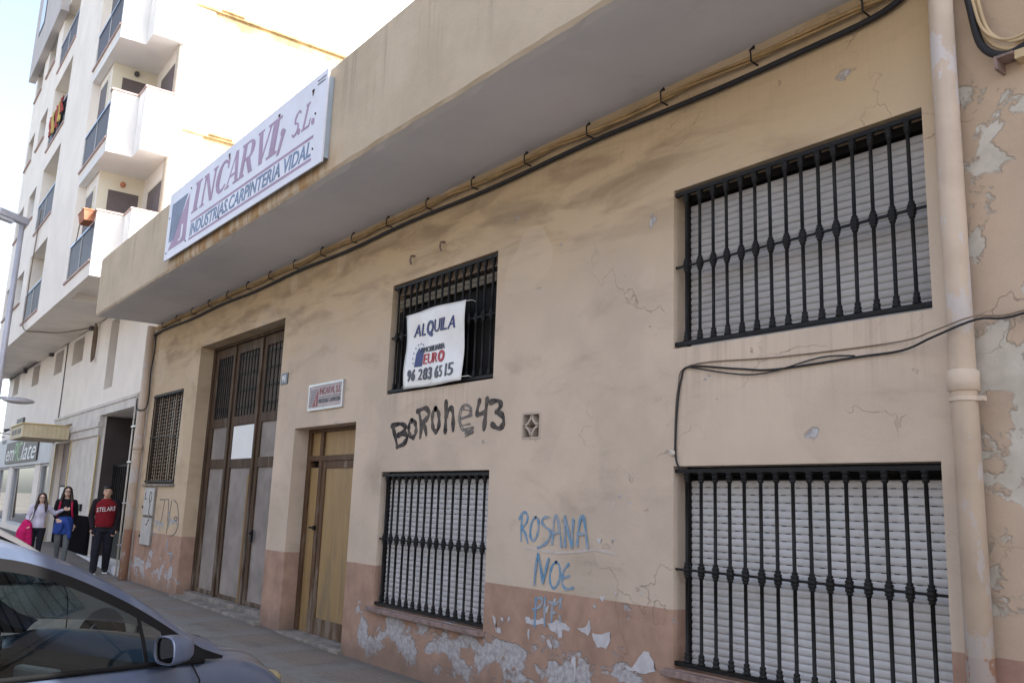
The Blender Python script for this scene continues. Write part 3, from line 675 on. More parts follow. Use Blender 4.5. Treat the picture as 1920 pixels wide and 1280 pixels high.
# graffiti painted on the walls (world x, z traced strokes)
GRAF = __import__('json').loads(r'''{"borone":[[[-8.415,2.499],[-8.347,2.395],[-8.286,2.272]],[[-8.415,2.495],[-8.237,2.51],[-8.132,2.465],[-8.224,2.399],[-8.307,2.383]],[[-8.307,2.383],[-8.148,2.402],[-8.082,2.354],[-8.154,2.288],[-8.285,2.262]],[[-7.998,2.533],[-7.952,2.513],[-7.921,2.466],[-7.915,2.411],[-7.937,2.367],[-7.978,2.352],[-8.024,2.371],[-8.056,2.417],[-8.062,2.473],[-8.04,2.518],[-7.998,2.533]],[[-7.875,2.617],[-7.816,2.468],[-7.824,2.344]],[[-7.905,2.625],[-7.752,2.648],[-7.676,2.591],[-7.723,2.531],[-7.809,2.503]],[[-7.809,2.503],[-7.742,2.445],[-7.707,2.371]],[[-7.555,2.629],[-7.514,2.604],[-7.485,2.544],[-7.478,2.472],[-7.496,2.414],[-7.532,2.394],[-7.573,2.418],[-7.602,2.478],[-7.609,2.551],[-7.591,2.609],[-7.555,2.629]],[[-7.367,2.685],[-7.359,2.52],[-7.356,2.386]],[[-7.354,2.538],[-7.304,2.613],[-7.247,2.596],[-7.225,2.494],[-7.216,2.39]],[[-6.789,2.655],[-6.823,2.551],[-6.794,2.523],[-6.686,2.542]],[[-6.665,2.662],[-6.681,2.516],[-6.698,2.38]],[[-6.604,2.63],[-6.496,2.634],[-6.447,2.587],[-6.512,2.531]],[[-6.512,2.531],[-6.416,2.491],[-6.397,2.414],[-6.465,2.374],[-6.567,2.414]]],"e":[[[-7.123,2.497],[-7.022,2.5],[-6.925,2.527],[-6.917,2.584],[-6.986,2.634],[-7.07,2.627],[-7.122,2.561],[-7.12,2.47],[-7.07,2.394],[-6.98,2.369],[-6.873,2.371]],[[-7.104,2.505],[-7.008,2.518],[-6.945,2.541],[-6.942,2.589],[-7.001,2.622],[-7.062,2.602],[-7.095,2.55],[-7.095,2.468],[-7.039,2.402],[-6.95,2.378]],[[-7.131,2.485],[-6.9,2.52]],[[-7.093,2.595],[-6.904,2.565]],[[-7.086,2.431],[-6.925,2.441]],[[-7.029,2.393],[-6.867,2.403],[-7.01,2.347],[-6.863,2.358],[-6.992,2.323]]],"rosana":[[[-6.076,1.591],[-6.08,1.484],[-6.078,1.372]],[[-6.112,1.561],[-6.077,1.61],[-6.026,1.617],[-5.997,1.579],[-6.021,1.521],[-6.07,1.484]],[[-6.07,1.484],[-6.021,1.436],[-5.986,1.363]],[[-5.885,1.583],[-5.856,1.565],[-5.844,1.516],[-5.852,1.455],[-5.879,1.405],[-5.913,1.385],[-5.942,1.402],[-5.955,1.451],[-5.946,1.512],[-5.919,1.563],[-5.885,1.583]],[[-5.712,1.588],[-5.773,1.582],[-5.802,1.547],[-5.752,1.503],[-5.69,1.474],[-5.704,1.409],[-5.767,1.358],[-5.845,1.329]],[[-5.66,1.369],[-5.652,1.5],[-5.633,1.597],[-5.605,1.592],[-5.576,1.503],[-5.545,1.354]],[[-5.646,1.453],[-5.563,1.474]],[[-5.498,1.359],[-5.507,1.601]],[[-5.507,1.601],[-5.459,1.468],[-5.416,1.357]],[[-5.416,1.357],[-5.41,1.47],[-5.402,1.577]],[[-5.351,1.374],[-5.335,1.513],[-5.31,1.601],[-5.283,1.602],[-5.252,1.49],[-5.227,1.361]],[[-5.342,1.466],[-5.243,1.471]],[[-5.874,1.021],[-5.863,1.159],[-5.838,1.277]],[[-5.838,1.277],[-5.792,1.151],[-5.761,1.044]],[[-5.761,1.044],[-5.727,1.155],[-5.693,1.253]],[[-5.606,1.226],[-5.571,1.209],[-5.555,1.158],[-5.562,1.093],[-5.591,1.039],[-5.63,1.016],[-5.664,1.033],[-5.681,1.083],[-5.674,1.149],[-5.645,1.204],[-5.606,1.226]],[[-5.45,1.221],[-5.501,1.172],[-5.532,1.104],[-5.509,1.04],[-5.459,1.023],[-5.391,1.04]],[[-5.523,1.105],[-5.435,1.13]],[[-5.851,0.911],[-5.855,0.805],[-5.857,0.684]],[[-5.851,0.911],[-5.777,0.921],[-5.767,0.882],[-5.819,0.839],[-5.882,0.819]],[[-5.731,0.937],[-5.734,0.819],[-5.729,0.706]],[[-5.64,0.895],[-5.647,0.815],[-5.646,0.743]],[[-5.682,0.904],[-5.598,0.893],[-5.534,0.943]],[[-5.534,0.943],[-5.545,0.866]],[[-5.647,0.815],[-5.595,0.827]],[[-5.542,0.801],[-5.535,0.76]]],"white":[[[-6.033,1.315],[-5.657,1.303],[-5.409,1.318],[-5.213,1.345],[-5.061,1.347],[-4.906,1.33]]],"leftblack":[[[-16.726,1.551],[-16.731,1.348],[-16.733,1.086]],[[-16.466,1.573],[-15.991,1.586]],[[-16.204,1.574],[-16.242,1.36],[-16.303,1.155]],[[-15.979,1.58],[-15.93,1.282],[-15.906,1.004]],[[-15.809,1.571],[-15.848,1.313],[-15.861,1.085]],[[-15.684,1.579],[-15.475,1.492],[-15.348,1.272],[-15.349,1.12],[-15.504,1.002],[-15.693,0.974]],[[-15.499,1.301],[-15.45,1.296],[-15.416,1.28],[-15.409,1.26],[-15.432,1.242],[-15.476,1.235],[-15.525,1.239],[-15.56,1.255],[-15.567,1.276],[-15.544,1.293],[-15.499,1.301]]],"leftblue":[[[-16.64,1.187],[-16.487,1.177],[-16.572,1.086]],[[-16.468,1.178],[-16.336,1.139],[-16.376,1.036]],[[-16.307,1.14],[-16.17,1.16],[-16.186,1.072]],[[-15.887,1.369],[-15.819,1.229],[-15.826,1.143]],[[-15.774,1.259],[-15.637,1.179],[-15.549,1.238],[-15.385,1.174]],[[-15.797,0.905],[-15.799,0.806],[-15.822,0.715]],[[-15.717,0.677],[-15.519,0.683],[-15.452,0.643]],[[-15.501,0.629],[-15.543,0.544]],[[-16.618,0.996],[-16.577,0.939]]],"patches":[[[-5.996,0.735],[-5.958,0.753],[-5.902,0.739],[-5.836,0.734],[-5.762,0.776],[-5.717,0.728],[-5.759,0.709],[-5.867,0.703],[-5.967,0.695]],[[-5.696,0.73],[-5.593,0.766],[-5.49,0.761],[-5.418,0.719],[-5.427,0.692],[-5.508,0.701],[-5.506,0.65],[-5.556,0.63],[-5.578,0.666],[-5.651,0.676]],[[-5.339,0.728],[-5.224,0.755],[-5.207,0.816],[-5.19,0.816],[-5.18,0.73],[-5.209,0.688],[-5.252,0.708]],[[-5.157,0.714],[-5.046,0.722],[-4.959,0.755],[-4.964,0.696],[-5.003,0.616],[-5.044,0.637],[-5.108,0.618]],[[-6.455,0.708],[-6.405,0.702],[-6.385,0.655],[-6.4,0.617],[-6.322,0.613],[-6.309,0.565],[-6.38,0.57],[-6.42,0.629]],[[-6.357,0.71],[-6.284,0.695],[-6.296,0.665]],[[-6.237,0.7],[-6.21,0.73],[-6.185,0.706],[-6.226,0.681]],[[-5.949,0.652],[-5.92,0.663],[-5.927,0.574],[-5.945,0.579]],[[-5.706,0.584],[-5.67,0.612],[-5.625,0.556],[-5.645,0.53]],[[-5.63,0.923],[-5.6,0.939],[-5.609,0.905],[-5.661,0.893]],[[-5.743,0.831],[-5.685,0.88],[-5.7,0.822],[-5.752,0.797]],[[-5.08,0.997],[-5.025,1.015],[-5.019,0.996],[-5.061,0.967]],[[-5.153,0.935],[-5.129,0.935],[-5.139,0.899]],[[-4.926,1.049],[-4.901,1.054],[-4.911,1.026]],[[-4.648,1.081],[-4.623,1.077],[-4.64,1.058]],[[-5.119,1.431],[-5.072,1.436],[-5.081,1.414],[-5.115,1.408]],[[-4.961,1.445],[-4.93,1.453],[-4.948,1.417]],[[-4.811,0.539],[-4.726,0.54],[-4.627,0.654],[-4.561,0.669],[-4.52,0.607],[-4.496,0.542],[-4.592,0.51],[-4.692,0.511],[-4.776,0.515]],[[-5.387,0.513],[-5.342,0.522],[-5.348,0.331],[-5.359,0.323],[-5.359,0.442],[-5.389,0.456]],[[-4.895,1.784],[-4.872,1.789],[-4.868,1.765],[-4.889,1.761]],[[-4.947,1.722],[-4.921,1.72],[-4.942,1.688]],[[-4.787,1.735],[-4.739,1.723],[-4.751,1.713]]]}''')
def graffiti(key, mat, width, lab, y=-.001, pick=None):
    mb = MB(); rnd = random.Random(len(key)+(pick[0] if pick else 0))
    for k, st in enumerate(GRAF[key] if not pick else [GRAF[key][i] for i in pick]):
        pts = curve_pts(st, 7) if len(st) > 2 else [Vector(st[0]).lerp(Vector(st[1]), i/8) for i in range(9)]
        ph = rnd.uniform(0, 6); wd = [width*(.82+.22*math.sin(ph+i*.55)+rnd.uniform(-.06, .06)) for i in range(len(pts))]
        mb.ribbon(pts, wd, y-.0006*k)
        for q in (0, -1):
            p = pts[q]; mb.add([(p[0]+wd[q]/2*math.cos(2*PI*i/10), y-.003-.0006*k-.0003, p[1]+wd[q]/2*math.sin(2*PI*i/10)) for i in range(10)], [list(range(9, -1, -1))])
    o = mb.build('graffiti', mat, WS); o['label'] = lab
for nm, pk in (('B', (0, 1, 2)), ('O', (3,)), ('R', (4, 5, 6)), ('O', (7,)), ('N', (8, 9)), ('4', (10, 11)), ('3', (12, 13))): graffiti('borone', MAT['black_spray'], .062, 'thick black sprayed letter '+nm, pick=pk)
graffiti('e', MAT['thin_spray'], .018, 'thin scribbled grey letter inside the black tag')
for nm, pk in (('ROSANA', range(0, 15)), ('NOE', range(15, 21)), ('PIE', range(21, 29))): graffiti('rosana', MAT['blue_spray'], .027, 'blue sprayed word '+nm, pick=[i for i in pk if i < len(GRAF['rosana'])])
graffiti('white', MAT['white_chalk'], .022, 'faint white smear under the blue name')
graffiti('leftblack', MAT['thin_spray'], .022, 'thin black tag beside the meter boxes')
graffiti('leftblue', simple('pale_blue_spray', (.30, .36, .42), .8), .035, 'faint blue scrawl beside the meter boxes')
# torn white plaster patches below the blue names
rnd = random.Random(5); bare = simple('bare_plaster', (.52, .50, .51), .9, .2, 0, .12, 12)
for poly in GRAF['patches']:
    mb = MB()
    P = []; n = len(poly)
    for i in range(n):
        a, b = Vector(poly[i]), Vector(poly[(i+1) % n])
        for t in (0, .33, .66): P.append(a.lerp(b, t)+Vector((rnd.uniform(-.008, .008), rnd.uniform(-.008, .008))))
    bm = bmesh.new(); vv = [bm.verts.new((p.x, -.003, p.y)) for p in P]; f = bm.faces.new(vv); bmesh.ops.triangulate(bm, faces=[f]); bm.normal_update()
    fs = []
    for f in bm.faces:
        ix = [v.index if v.index >= 0 else 0 for v in f.verts]
    bm.verts.index_update()
    for f in bm.faces:
        ix = [v.index for v in f.verts]; fs.append(ix if f.normal.y < 0 else ix[::-1])
    mb.add([v.co.copy() for v in bm.verts], fs); bm.free()
    o = mb.build('bare_plaster', bare, WS); o['label'] = 'torn patch of white plaster'

# ------------------------------------------------------------------ right-hand neighbour
NB_ = empty('neighbour_building', 'weathered plaster house front right of the thick downpipe', 'building')
mb = MB(); mb.add([(-2.2, .012, -.3), (3, .012, -.3), (3, .012, 10), (-2.2, .012, 10)], [(0, 1, 2, 3)])  # unseen upper height chosen to keep the parked car in shadow
mb.add([(-2.2, .012, -.3), (-2.2, .012, 10), (-2.2, 9, 10), (-2.2, 9, -.3)], [(0, 1, 2, 3)])
mb.box(-2.2, 3, .3, 9, 9.6, 9.9); mb.box(2.9, 3, .3, 9, -.3, 9.6); mb.box(-2.2, 3, 8.9, 9, -.3, 9.6)
mb.build('wall', MAT['facade_right'], NB_)

# ------------------------------------------------------------------ pipes, cables
def downpipe(name, x, y, r, z0, z1, lab, sleeves, mat=None):
    rt = empty(name, lab, 'downpipe', (x, y, z0)); mb = MB()
    mb.tube([(0, 0, 0), (0, 0, z1-z0)], r, 20); mb.build('pipe', mat or MAT['pipe'], rt, True)
    for z in sleeves:
        s = MB(); s.lathe([(r+.001, z-z0-.06), (r+.014, z-z0-.055), (r+.014, z-z0+.05), (r+.002, z-z0+.06)], 0, 0, 20); s.build('sleeve', mat or MAT['pipe'], rt, True)
        cl = MB(); cl.lathe([(r+.003, z-z0-.115), (r+.01, z-z0-.113), (r+.01, z-z0-.09), (r+.003, z-z0-.088)], 0, 0, 20); cl.box(r+.0, r+.04, -.02, .02, z-z0-.115, z-z0-.088); cl.box(-.02, .02, r-.0, -y+.01, z-z0-.112, z-z0-.09)
        cl.build('bracket', mat or MAT['pipe'], rt)
    return rt
downpipe('downpipe', -2.19, -.082, .068, -.06, 7.5, 'thick flaking beige downpipe at the right edge of the workshop', [2.42])
downpipe('downpipe', -17.92, -.10, .08, .06, 4.95, 'beige downpipe with terracotta foot beside the meter boxes', [2.55])

def cable(name, pts, r, mat, lab, k=6):
    mb = MB(); mb.tube(curve_pts(pts, k), r, 8); return tag(mb.build(name, mat, None, True), lab, 'cable')
# bundle along the top of the facade
rnd = random.Random(11)
xs_ = [-18.1+i*.31 for i in range(51)]
def zc(x): return 4.893+.004*math.sin(x*3)
b_root = empty('cable_bundle', 'tan twisted cable bundle clipped along the wall under the canopy', 'cable', (-10, -.05, 4.9))
for q, (r, ph, am) in enumerate(((.011, 0, .014), (.011, 2.1, .014), (.013, 4.2, .014))):
    mb = MB(); pts = []
    x = -17.75
    while x < -2.35:
        pts.append((x+10, am*math.cos(x*2.6+ph)-.01, zc(x)-4.9+am*1.1*math.sin(x*2.6+ph)+.01*math.sin(x*4.1))); x += .12
    mb.tube(pts, r, 6); mb.build('strand', MAT['cable_ochre'], b_root, True)
x = -17.3
while x < -2.5:
    s = MB(); s.tube([(x+10, .05, -.045), (x+10, -.03, -.04), (x+10+.01, -.045, .0), (x+10, -.035, .045), (x+10+.012, .0, .07)], .007, 6)
    s.tube([(x+10-.02, -.02, .05), (x+10+.03, -.03, .068)], .008, 6)
    s.build('clip', MAT['cable_black'], b_root); x += .86
cable('power_cable', [(-18.3, -.04, 4.72), (-17.6, -.035, 4.80)]+[(x, -.035, 4.795+.012*math.sin(x*2.1)) for x in xs_[4:-2]]+[(-2.72, -.035, 4.80), (-2.5, -.04, 4.83), (-2.38, -.045, 4.90), (-2.30, -.045, 5.1)], .021, MAT['cable_black'], 'thick black cable running below the tan bundle along the facade', 3)
cable('wall_cable', [(-1.2, -.02, 2.95), (-1.88, -.03, 2.76), (-2.06, -.17, 2.73), (-2.3, -.17, 2.665), (-2.55, -.03, 2.64), (-2.86, -.015, 2.635), (-3.44, -.012, 2.62), (-3.74, -.012, 2.655), (-4.17, -.012, 2.715), (-4.25, -.012, 2.63), (-4.29, -.012, 2.40), (-4.305, -.012, 2.10), (-4.27, -.012, 1.985), (-4.2, .02, 1.96)], .007, MAT['cable_black'], 'thin black cable sagging between the two wide windows')
cable('wall_cable', [(-1.2, -.02, 2.97), (-1.88, -.03, 2.775), (-2.08, -.165, 2.75), (-2.3, -.165, 2.70), (-2.6, -.02, 2.695), (-3.4, -.01, 2.70), (-4.16, -.01, 2.725), (-4.285, -.01, 2.56), (-4.315, -.01, 2.2), (-4.31, -.01, 2.08)], .0045, MAT['cable_brown'], 'thin brown cable strung just above the sagging black one')
cable('wall_cable', [(-4.17, -.02, 2.71), (-3.6, -.02, 2.60), (-3.1, -.02, 2.66), (-2.86, -.016, 2.645)], .005, MAT['cable_black'], 'short slack black wire looping under the brown cable')
rt = empty('junction_box', 'tiny round cable box at the top corner of the lower wide window', 'junction box', (-4.325, -.015, 2.09))
s = MB(); s.lathe([(.022, 0), (.024, .012), (.018, .02)], 0, 0, 12, M=Matrix.Rotation(R(90), 4, 'X')); s.build('lid', MAT['pvc'], rt, True)
# coil of cables on the neighbour
rt = empty('cable_coil', 'loop of cream and black cables hanging at the top right corner', 'cable', (-1.85, -.04, 4.3))
for k, (dx, dz, r, mt) in enumerate(((0, 0, .012, 'cable_cream'), (.02, -.02, .011, 'cable_cream'), (-.015, -.045, .022, 'cable_black'), (.035, .012, .010, 'cable_cream'), (.01, .03, .009, 'cable_cream'))):
    mb = MB(); mb.tube(curve_pts([(-.21+dx, .0, .55), (-.175+dx, -.005*k, .32), (-.12+dx, -.01*k, .08+dz), (.0+dx, -.01*k, -.03+dz), (.16+dx, -.01, .0+dz), (.5, 0, .05+dz)], 6), r, 8); mb.build('strand', MAT[mt], rt, True)
rt = empty('wall_bracket', 'small rusty bracket fixed below the cable loop', 'bracket', (-1.86, 0, 4.17))
s = MB(); s.box(-.05, .05, -.1, .02, .03, .045); s.box(-.05, -.035, -.1, .02, -.03, .03); s.build('arm', MAT['stone_sill'], rt)
s = MB(); s.box(.05, .12, -.08, .02, .0, .05); s.build('plate', MAT['cable_cream'], rt)
rt = empty('wall_hook', 'rusty hook stub above the banner window, right one of two', 'hook', (-7.55, 0, 4.36), group='rusty hook stubs above the banner window')
s = MB(); s.tube([(0, .01, .06), (0, -.05, .05), (.0, -.06, .0), (.01, -.05, -.05)], .012, 6); s.build('hook', MAT['stone_sill'], rt)
r2 = rt.copy(); C.objects.link(r2); r2.location = (-8.15, 0, 4.33); r2['label'] = 'rusty hook stub above the banner window, left one of two'
c2 = rt.children[0].copy(); C.objects.link(c2); c2.parent = r2
# pale conduits left of the facade
rt = empty('conduit_bundle', 'pale plastic conduits rising beside the entrance of the apartments', 'conduit', (-18.25, -.05, .06))
for k, (dx, r, z1) in enumerate(((-.10, .022, 3.6), (-.03, .03, 3.3), (.08, .02, 4.8), (-.16, .016, 3.5))):
    mb = MB(); mb.tube([(dx, -.02*k, .02 if k else .25), (dx, -.02*k, z1)], r, 8); mb.build('tube', MAT['pvc'], rt, True)
mb = MB()
for z in (.6, 1.4, 2.2, 2.9): mb.box(-.19, .11, -.09, .04, z, z+.03)
mb.build('clamps', MAT['plate_frame'], rt)
cable('drop_cable', [(-17.72, -.06, 4.8), (-17.7, -.06, 4.4), (-17.74, -.07, 4.0), (-17.72, -.06, 3.55), (-17.78, -.08, 3.3), (-17.9, -.2, 3.28), (-17.99, -.2, 3.5)], .013, MAT['cable_black'], 'black cable dropping beside the small lattice window')

# ------------------------------------------------------------------ signs and small things on the facade
def company_sign():
    x0, x1, z0, z1, y = -13.24, -7.96, 5.09, 6.14, -1.30
    rt = empty('company_sign', 'long white company sign with mauve and blue lettering on the canopy edge', 'sign', (0, 0, 0))
    MB().box(x0, x1, y, y+.018, z0, z1).build('board', MAT['sign_white'], rt)
    fr = MB(); fr.box(x0+.03, x1-.0, y+.019, -1.224, z0+.05, z0+.08); fr.box(x0+.03, x1-.0, y+.019, -1.224, z1-.12, z1-.09)
    for x in (x0+.05, -10.6, x1-.03): fr.box(x, x+.028, y+.0195, -1.225, z0+.081, z1-.121)
    fr.build('batten', MAT['sign_edge'], rt)
    ma = MAT['mauve']; yy = y-.0025
    cnt = [0]
    def quad(mb, pts):
        cnt[0] += 1; yy = y-.0025-.00035*(cnt[0] % 9)
        mb.add([(a, yy, b) for a, b in pts] + [(a, y, b) for a, b in pts], [list(range(len(pts)))] + [(i, len(pts)+i, len(pts)+(i+1) % len(pts), (i+1) % len(pts)) for i in range(len(pts))])
    zb, zt = 5.565, 6.0
    sh = .12                                                   # italic lean
    def L(strokes, xa, xb, name):                              # strokes in unit box: quads / polylines
        mb = MB()
        for s in strokes: quad(mb, [(xa+(xb-xa)*u+sh*v*.85, zb+(zt-zb)*v) for u, v in s])
        mb.build('letter', ma, rt)
    def bar(u0, u1, v0, v1): return [(u0, v0), (u1, v0), (u1, v1), (u0, v1)]
    def diag(u0, v0, u1, v1, wd): return [(u0-wd/2, v0), (u0+wd/2, v0), (u1+wd/2, v1), (u1-wd/2, v1)]
    def arc(cx, cy, rx, ry, a0, a1, t0, t1, n=10):
        out = []
        for i in range(n):
            q0, q1 = R(a0+(a1-a0)*i/n), R(a0+(a1-a0)*(i+1)/n)
            f = lambda k: t0+(t1-t0)*math.sin(PI*k/n)
            w0, w1 = f(i), f(i+1)
            out.append([(cx+rx*math.cos(q0), cy+ry*math.sin(q0)), (cx+rx*math.cos(q1), cy+ry*math.sin(q1)), (cx+(rx-w1)*math.cos(q1), cy+(ry-w1*.5)*math.sin(q1)), (cx+(rx-w0)*math.cos(q0), cy+(ry-w0*.5)*math.sin(q0))])
        return [o[::-1] for o in out]
    I = [bar(.0, 1, 0, .07), bar(0, 1, .93, 1), bar(.22, .78, .07, .93)]
    L(I, -12.15, -11.88, 'I')
    L([bar(0, .3, 0, .06), bar(0, .3, .94, 1), bar(.10, .2, .06, .94), bar(.7, 1, .94, 1), bar(.8, .9, .0, .94), [(.1, 1), (.32, 1), (.9, 0), (.72, 0)][::-1]], -11.80, -11.27, 'N')
    L(arc(.52, .5, .5, .5, 40, 320, .1, .32, 14)+[bar(.86, .95, .66, .98)], -11.25, -10.80, 'C')
    L([bar(0, .3, 0, .06), bar(.62, 1, 0, .06), diag(.14, .06, .52, 1, .09), diag(.82, .06, .54, 1, .22), bar(.26, .74, .28, .36)], -10.84, -10.38, 'A')
    L([bar(0, .42, 0, .06), bar(.1, .32, .06, .94), bar(0, .5, .94, 1), diag(.84, .0, .5, .5, .24)]+arc(.5, .73, .38, .27, -90, 90, .08, .25, 10)+[bar(.3, .52, .46, .53)], -10.40, -9.90, 'R')
    L([bar(0, .4, .94, 1), bar(.68, 1, .94, 1), diag(.5, 0, .2, .94, .24), diag(.5, 0, .86, .94, .09)], -9.90, -9.44, 'V')
    L(I, -9.50, -9.20, 'I')
    mb = MB(); quad(mb, [(-9.19, 5.52), (-9.12, 5.52), (-8.97, 5.78), (-9.05, 5.80)]); quad(mb, [(-9.06+.05*math.cos(q), 5.77+.05*math.sin(q)) for q in [2*PI*i/12 for i in range(12)]]); mb.build('comma', ma, rt)
    zb, zt = 5.60, 5.89
    L(arc(.5, .74, .45, .26, 20, 270, .1, .24, 10)+arc(.5, .27, .47, .27, 90, -160, .1, .24, 10), -8.82, -8.64, 'S')
    L([bar(0, .42, 0, .08), bar(.1, .32, .08, .92), bar(0, .45, .92, 1), bar(.32, .95, 0, .08), bar(.85, .95, .08, .3)], -8.54, -8.33, 'L')
    for x in (-8.605, -8.25):
        mb = MB(); quad(mb, [(x+.037*math.cos(q), 5.63+.037*math.sin(q)) for q in [2*PI*i/12 for i in range(12)]]); mb.build('dot', ma, rt)
    MB().box(-12.12, -8.21, yy, y, 5.43, 5.463).build('rule', ma, rt); MB().box(-12.13, -8.22, yy, y, 5.175, 5.208).build('rule', ma, rt)
    text_on('lettering', 'INDUSTRIAS.CARPINTERIA VIDAL', -12.12, -8.24, 5.228, 5.412, y, MAT['slate_blue'], rt, .018, .18)
    sp = MB(); rs_ = random.Random(8)                          # worn, illegible small print in the corner
    for z in (6.06, 6.02):
        x = -8.2
        while x < -8.02: q = rs_.uniform(.008, .02); sp.box(x, x+q, y-.0025, y, z, z+rs_.uniform(.014, .022)); x += q+.008
    sp.build('small_print', MAT['grey_print'], rt)
    # logo: mauve block, wedge of blue louvre lines
    lx0, lx1, lz0, lz1 = -13.08, -12.29, 5.22, 5.95
    mb = MB(); quad(mb, [(lx0, lz0), (lx1, lz0), (lx1, lz1-.03), (lx0+.38, lz0+.34)]); mb.build('logo_block', ma, rt)
    mb = MB()
    for i in range(22):
        z = lz0+.13+i*(lz1-lz0-.13)/22; t = (z-lz0)/(lz1-lz0); mb.box(lx0, lx0+.2+.58*max(0, (t-.1))**1.0, y-.0045, y, z, z+.017)
    mb.build('logo_lines', MAT['slate_blue'], rt)
    text_on('logo_mark', 'J', -12.62, -12.45, 5.27, 5.50, y-.003, MAT['sign_white'], rt, .03)
    for x, z in ((-13.17, 5.75), (-13.15, 5.2), (-12.25, 5.98), (-12.27, 5.2), (-10.78, 6.03), (-10.95, 5.22), (-9.2, 6.03), (-8.3, 6.0), (-8.2, 5.7), (-8.2, 5.3), (-9.05, 5.24)):
        MB().tube([(x, y+.001, z), (x, y-.008, z)], .013, 6).build('bolt', MAT['iron'], rt)
    mb = MB()
    for x, z in ((-8.3, 5.985), (-9.2, 6.01), (-10.78, 6.015)): mb.add([(x-.035, yy, z+.03), (x+.035, yy, z+.03), (x+.004, yy, z-.05), (x-.004, yy, z-.05)], [(0, 3, 2, 1)])
    mb.build('rust_runs', simple('rust_run', (.10, .055, .035), .8), rt)
company_sign()

def banner():
    rt = empty('rental_banner', 'white rental banner tied to the bars of the upper middle window', 'banner', (0, 0, 0))
    x0, x1, z0, z1 = -8.18, -7.06, 2.88, 3.70
    def warp(p):
        u = (p.x-x0)/(x1-x0); v = (p.z-z0)/(z1-z0)
        yy = p.y-.018*math.sin(u*9+v*3)*(.4+.6*abs(v-.5)) - .012*math.sin(v*7+u*2)
        return Vector((p.x+.015*math.sin(v*PI)*(1 if u < .5 else -1)*abs(u-.5)*2, yy, p.z+.02*math.sin(u*PI)*(v-.5)-.035*(1-u)*0))
    n = 24; vs_ = []
    for j in range(n+1):
        for i in range(n+1): vs_.append(warp(Vector((x0+(x1-x0)*i/n, -.03, z0+(z1-z0)*j/n))))
    mb = MB(); mb.add(vs_, [(j*(n+1)+i, j*(n+1)+i+1, (j+1)*(n+1)+i+1, (j+1)*(n+1)+i) for j in range(n) for i in range(n)])
    o = mb.build('sheet', MAT['banner'], rt, True); md = o.modifiers.new('s', 'SOLIDIFY'); md.thickness = .002; md.offset = -1
    kw = dict(warp=warp, thick=.007)
    text_on('lettering', 'ALQUILA', -8.04, -7.22, 3.40, 3.57, -.0325, MAT['navy'], rt, .035, .25, **kw)
    text_on('lettering', 'NMOBILIARIA', -7.88, -7.40, 3.245, 3.305, -.0325, MAT['grey_print'], rt, .0, .0, **kw)
    text_on('lettering', 'EURO', -7.80, -7.39, 3.11, 3.235, -.0325, MAT['red_print'], rt, .045, .0, **kw)
    for tx, xa, xb in (('96', -8.07, -7.92), ('283', -7.86, -7.62), ('65', -7.56, -7.41), ('15', -7.345, -7.20)): text_on('lettering', tx, xa, xb, 2.95, 3.08, -.0325, MAT['grey_print'], rt, .03, .0, **kw)
    mb = MB()
    hp = [(-7.96, 3.10), (-7.82, 3.10), (-7.82, 3.27), (-7.86, 3.31), (-7.88, 3.27), (-7.92, 3.31), (-7.96, 3.25)]
    mb.add([warp(Vector((a, -.035, b))) for a, b in hp], [list(range(len(hp)))]); mb.build('house_mark', MAT['navy'], rt)
    mb = MB()
    for k in range(7):
        q = R(60+k*26); p = warp(Vector((-7.9+.11*math.cos(q), -.035, 3.22+.13*math.sin(q)))); mb.add([(p.x-.009, p.y, p.z-.009), (p.x+.009, p.y, p.z-.009), (p.x+.009, p.y, p.z+.009), (p.x-.009, p.y, p.z+.009)], [(0, 1, 2, 3)])
    mb.build('dots', MAT['navy'], rt)
    mb = MB()
    for x, z, dx in ((x0+.02, z1-.02, -.05), (x1-.02, z1-.02, .09), (x1-.02, z0+.03, .09), (x0+.02, z0+.02, -.04), ((x0+x1)/2, z0+.02, .02)): mb.tube([(x, -.06, z), (x+dx, .0, z+.01), (x+dx, .04, z)], .003, 5)
    mb.build('ties', MAT['paper'], rt)
banner()

def plaque():
    x0, x1, z0, z1 = -10.57, -9.61, 2.79, 3.13
    rt = empty('company_plaque', 'small framed red and white company plaque above the yellow door', 'plaque', (0, 0, 0))
    MB().box(x0+.03, x1-.03, -.022, .002, z0+.03, z1-.03).build('plate', MAT['plate_pink'], rt)
    f = MB(); f.box(x0, x0+.03, -.03, .002, z0, z1); f.box(x1-.03, x1, -.03, .002, z0, z1); f.box(x0+.03, x1-.03, -.03, .002, z0, z0+.03); f.box(x0+.03, x1-.03, -.03, .002, z1-.03, z1); f.build('frame', MAT['plate_frame'], rt)
    text_on('lettering', 'INCARVI, S.L.', x0+.32, x1-.05, z0+.18, z1-.06, -.0225, MAT['plate_red'], rt, .01)
    MB().box(x0+.31, x1-.05, -.0245, -.022, z0+.155, z0+.163).build('rule', MAT['grey_print'], rt)
    text_on('lettering', 'INDUSTRIAS CARPINTERIA', x0+.31, x1-.06, z0+.085, z0+.14, -.0225, MAT['grey_print'], rt)
    lg = MB()
    for i in range(11):
        z = z0+.06+i*.02; lg.box(x0+.06, x0+.10+.013*i, -.0245, -.022, z, z+.010)
    lg.build('logo_lines', MAT['grey_print'], rt)
    lg = MB(); lg.add([(x0+.12, -.0252, z0+.05), (x0+.28, -.0252, z0+.05), (x0+.28, -.0252, z1-.06)], [(0, 1, 2)]); lg.build('logo_block', MAT['plate_red'], rt)
    text_on('logo_mark', 'i', x0+.22, x0+.25, z0+.06, z0+.15, -.0255, MAT['plate_pink'], rt, .02)
plaque()
rt = empty('house_number', 'dark blue house number tile 98 right of the big gate', 'number sign', (0, 0, 0))
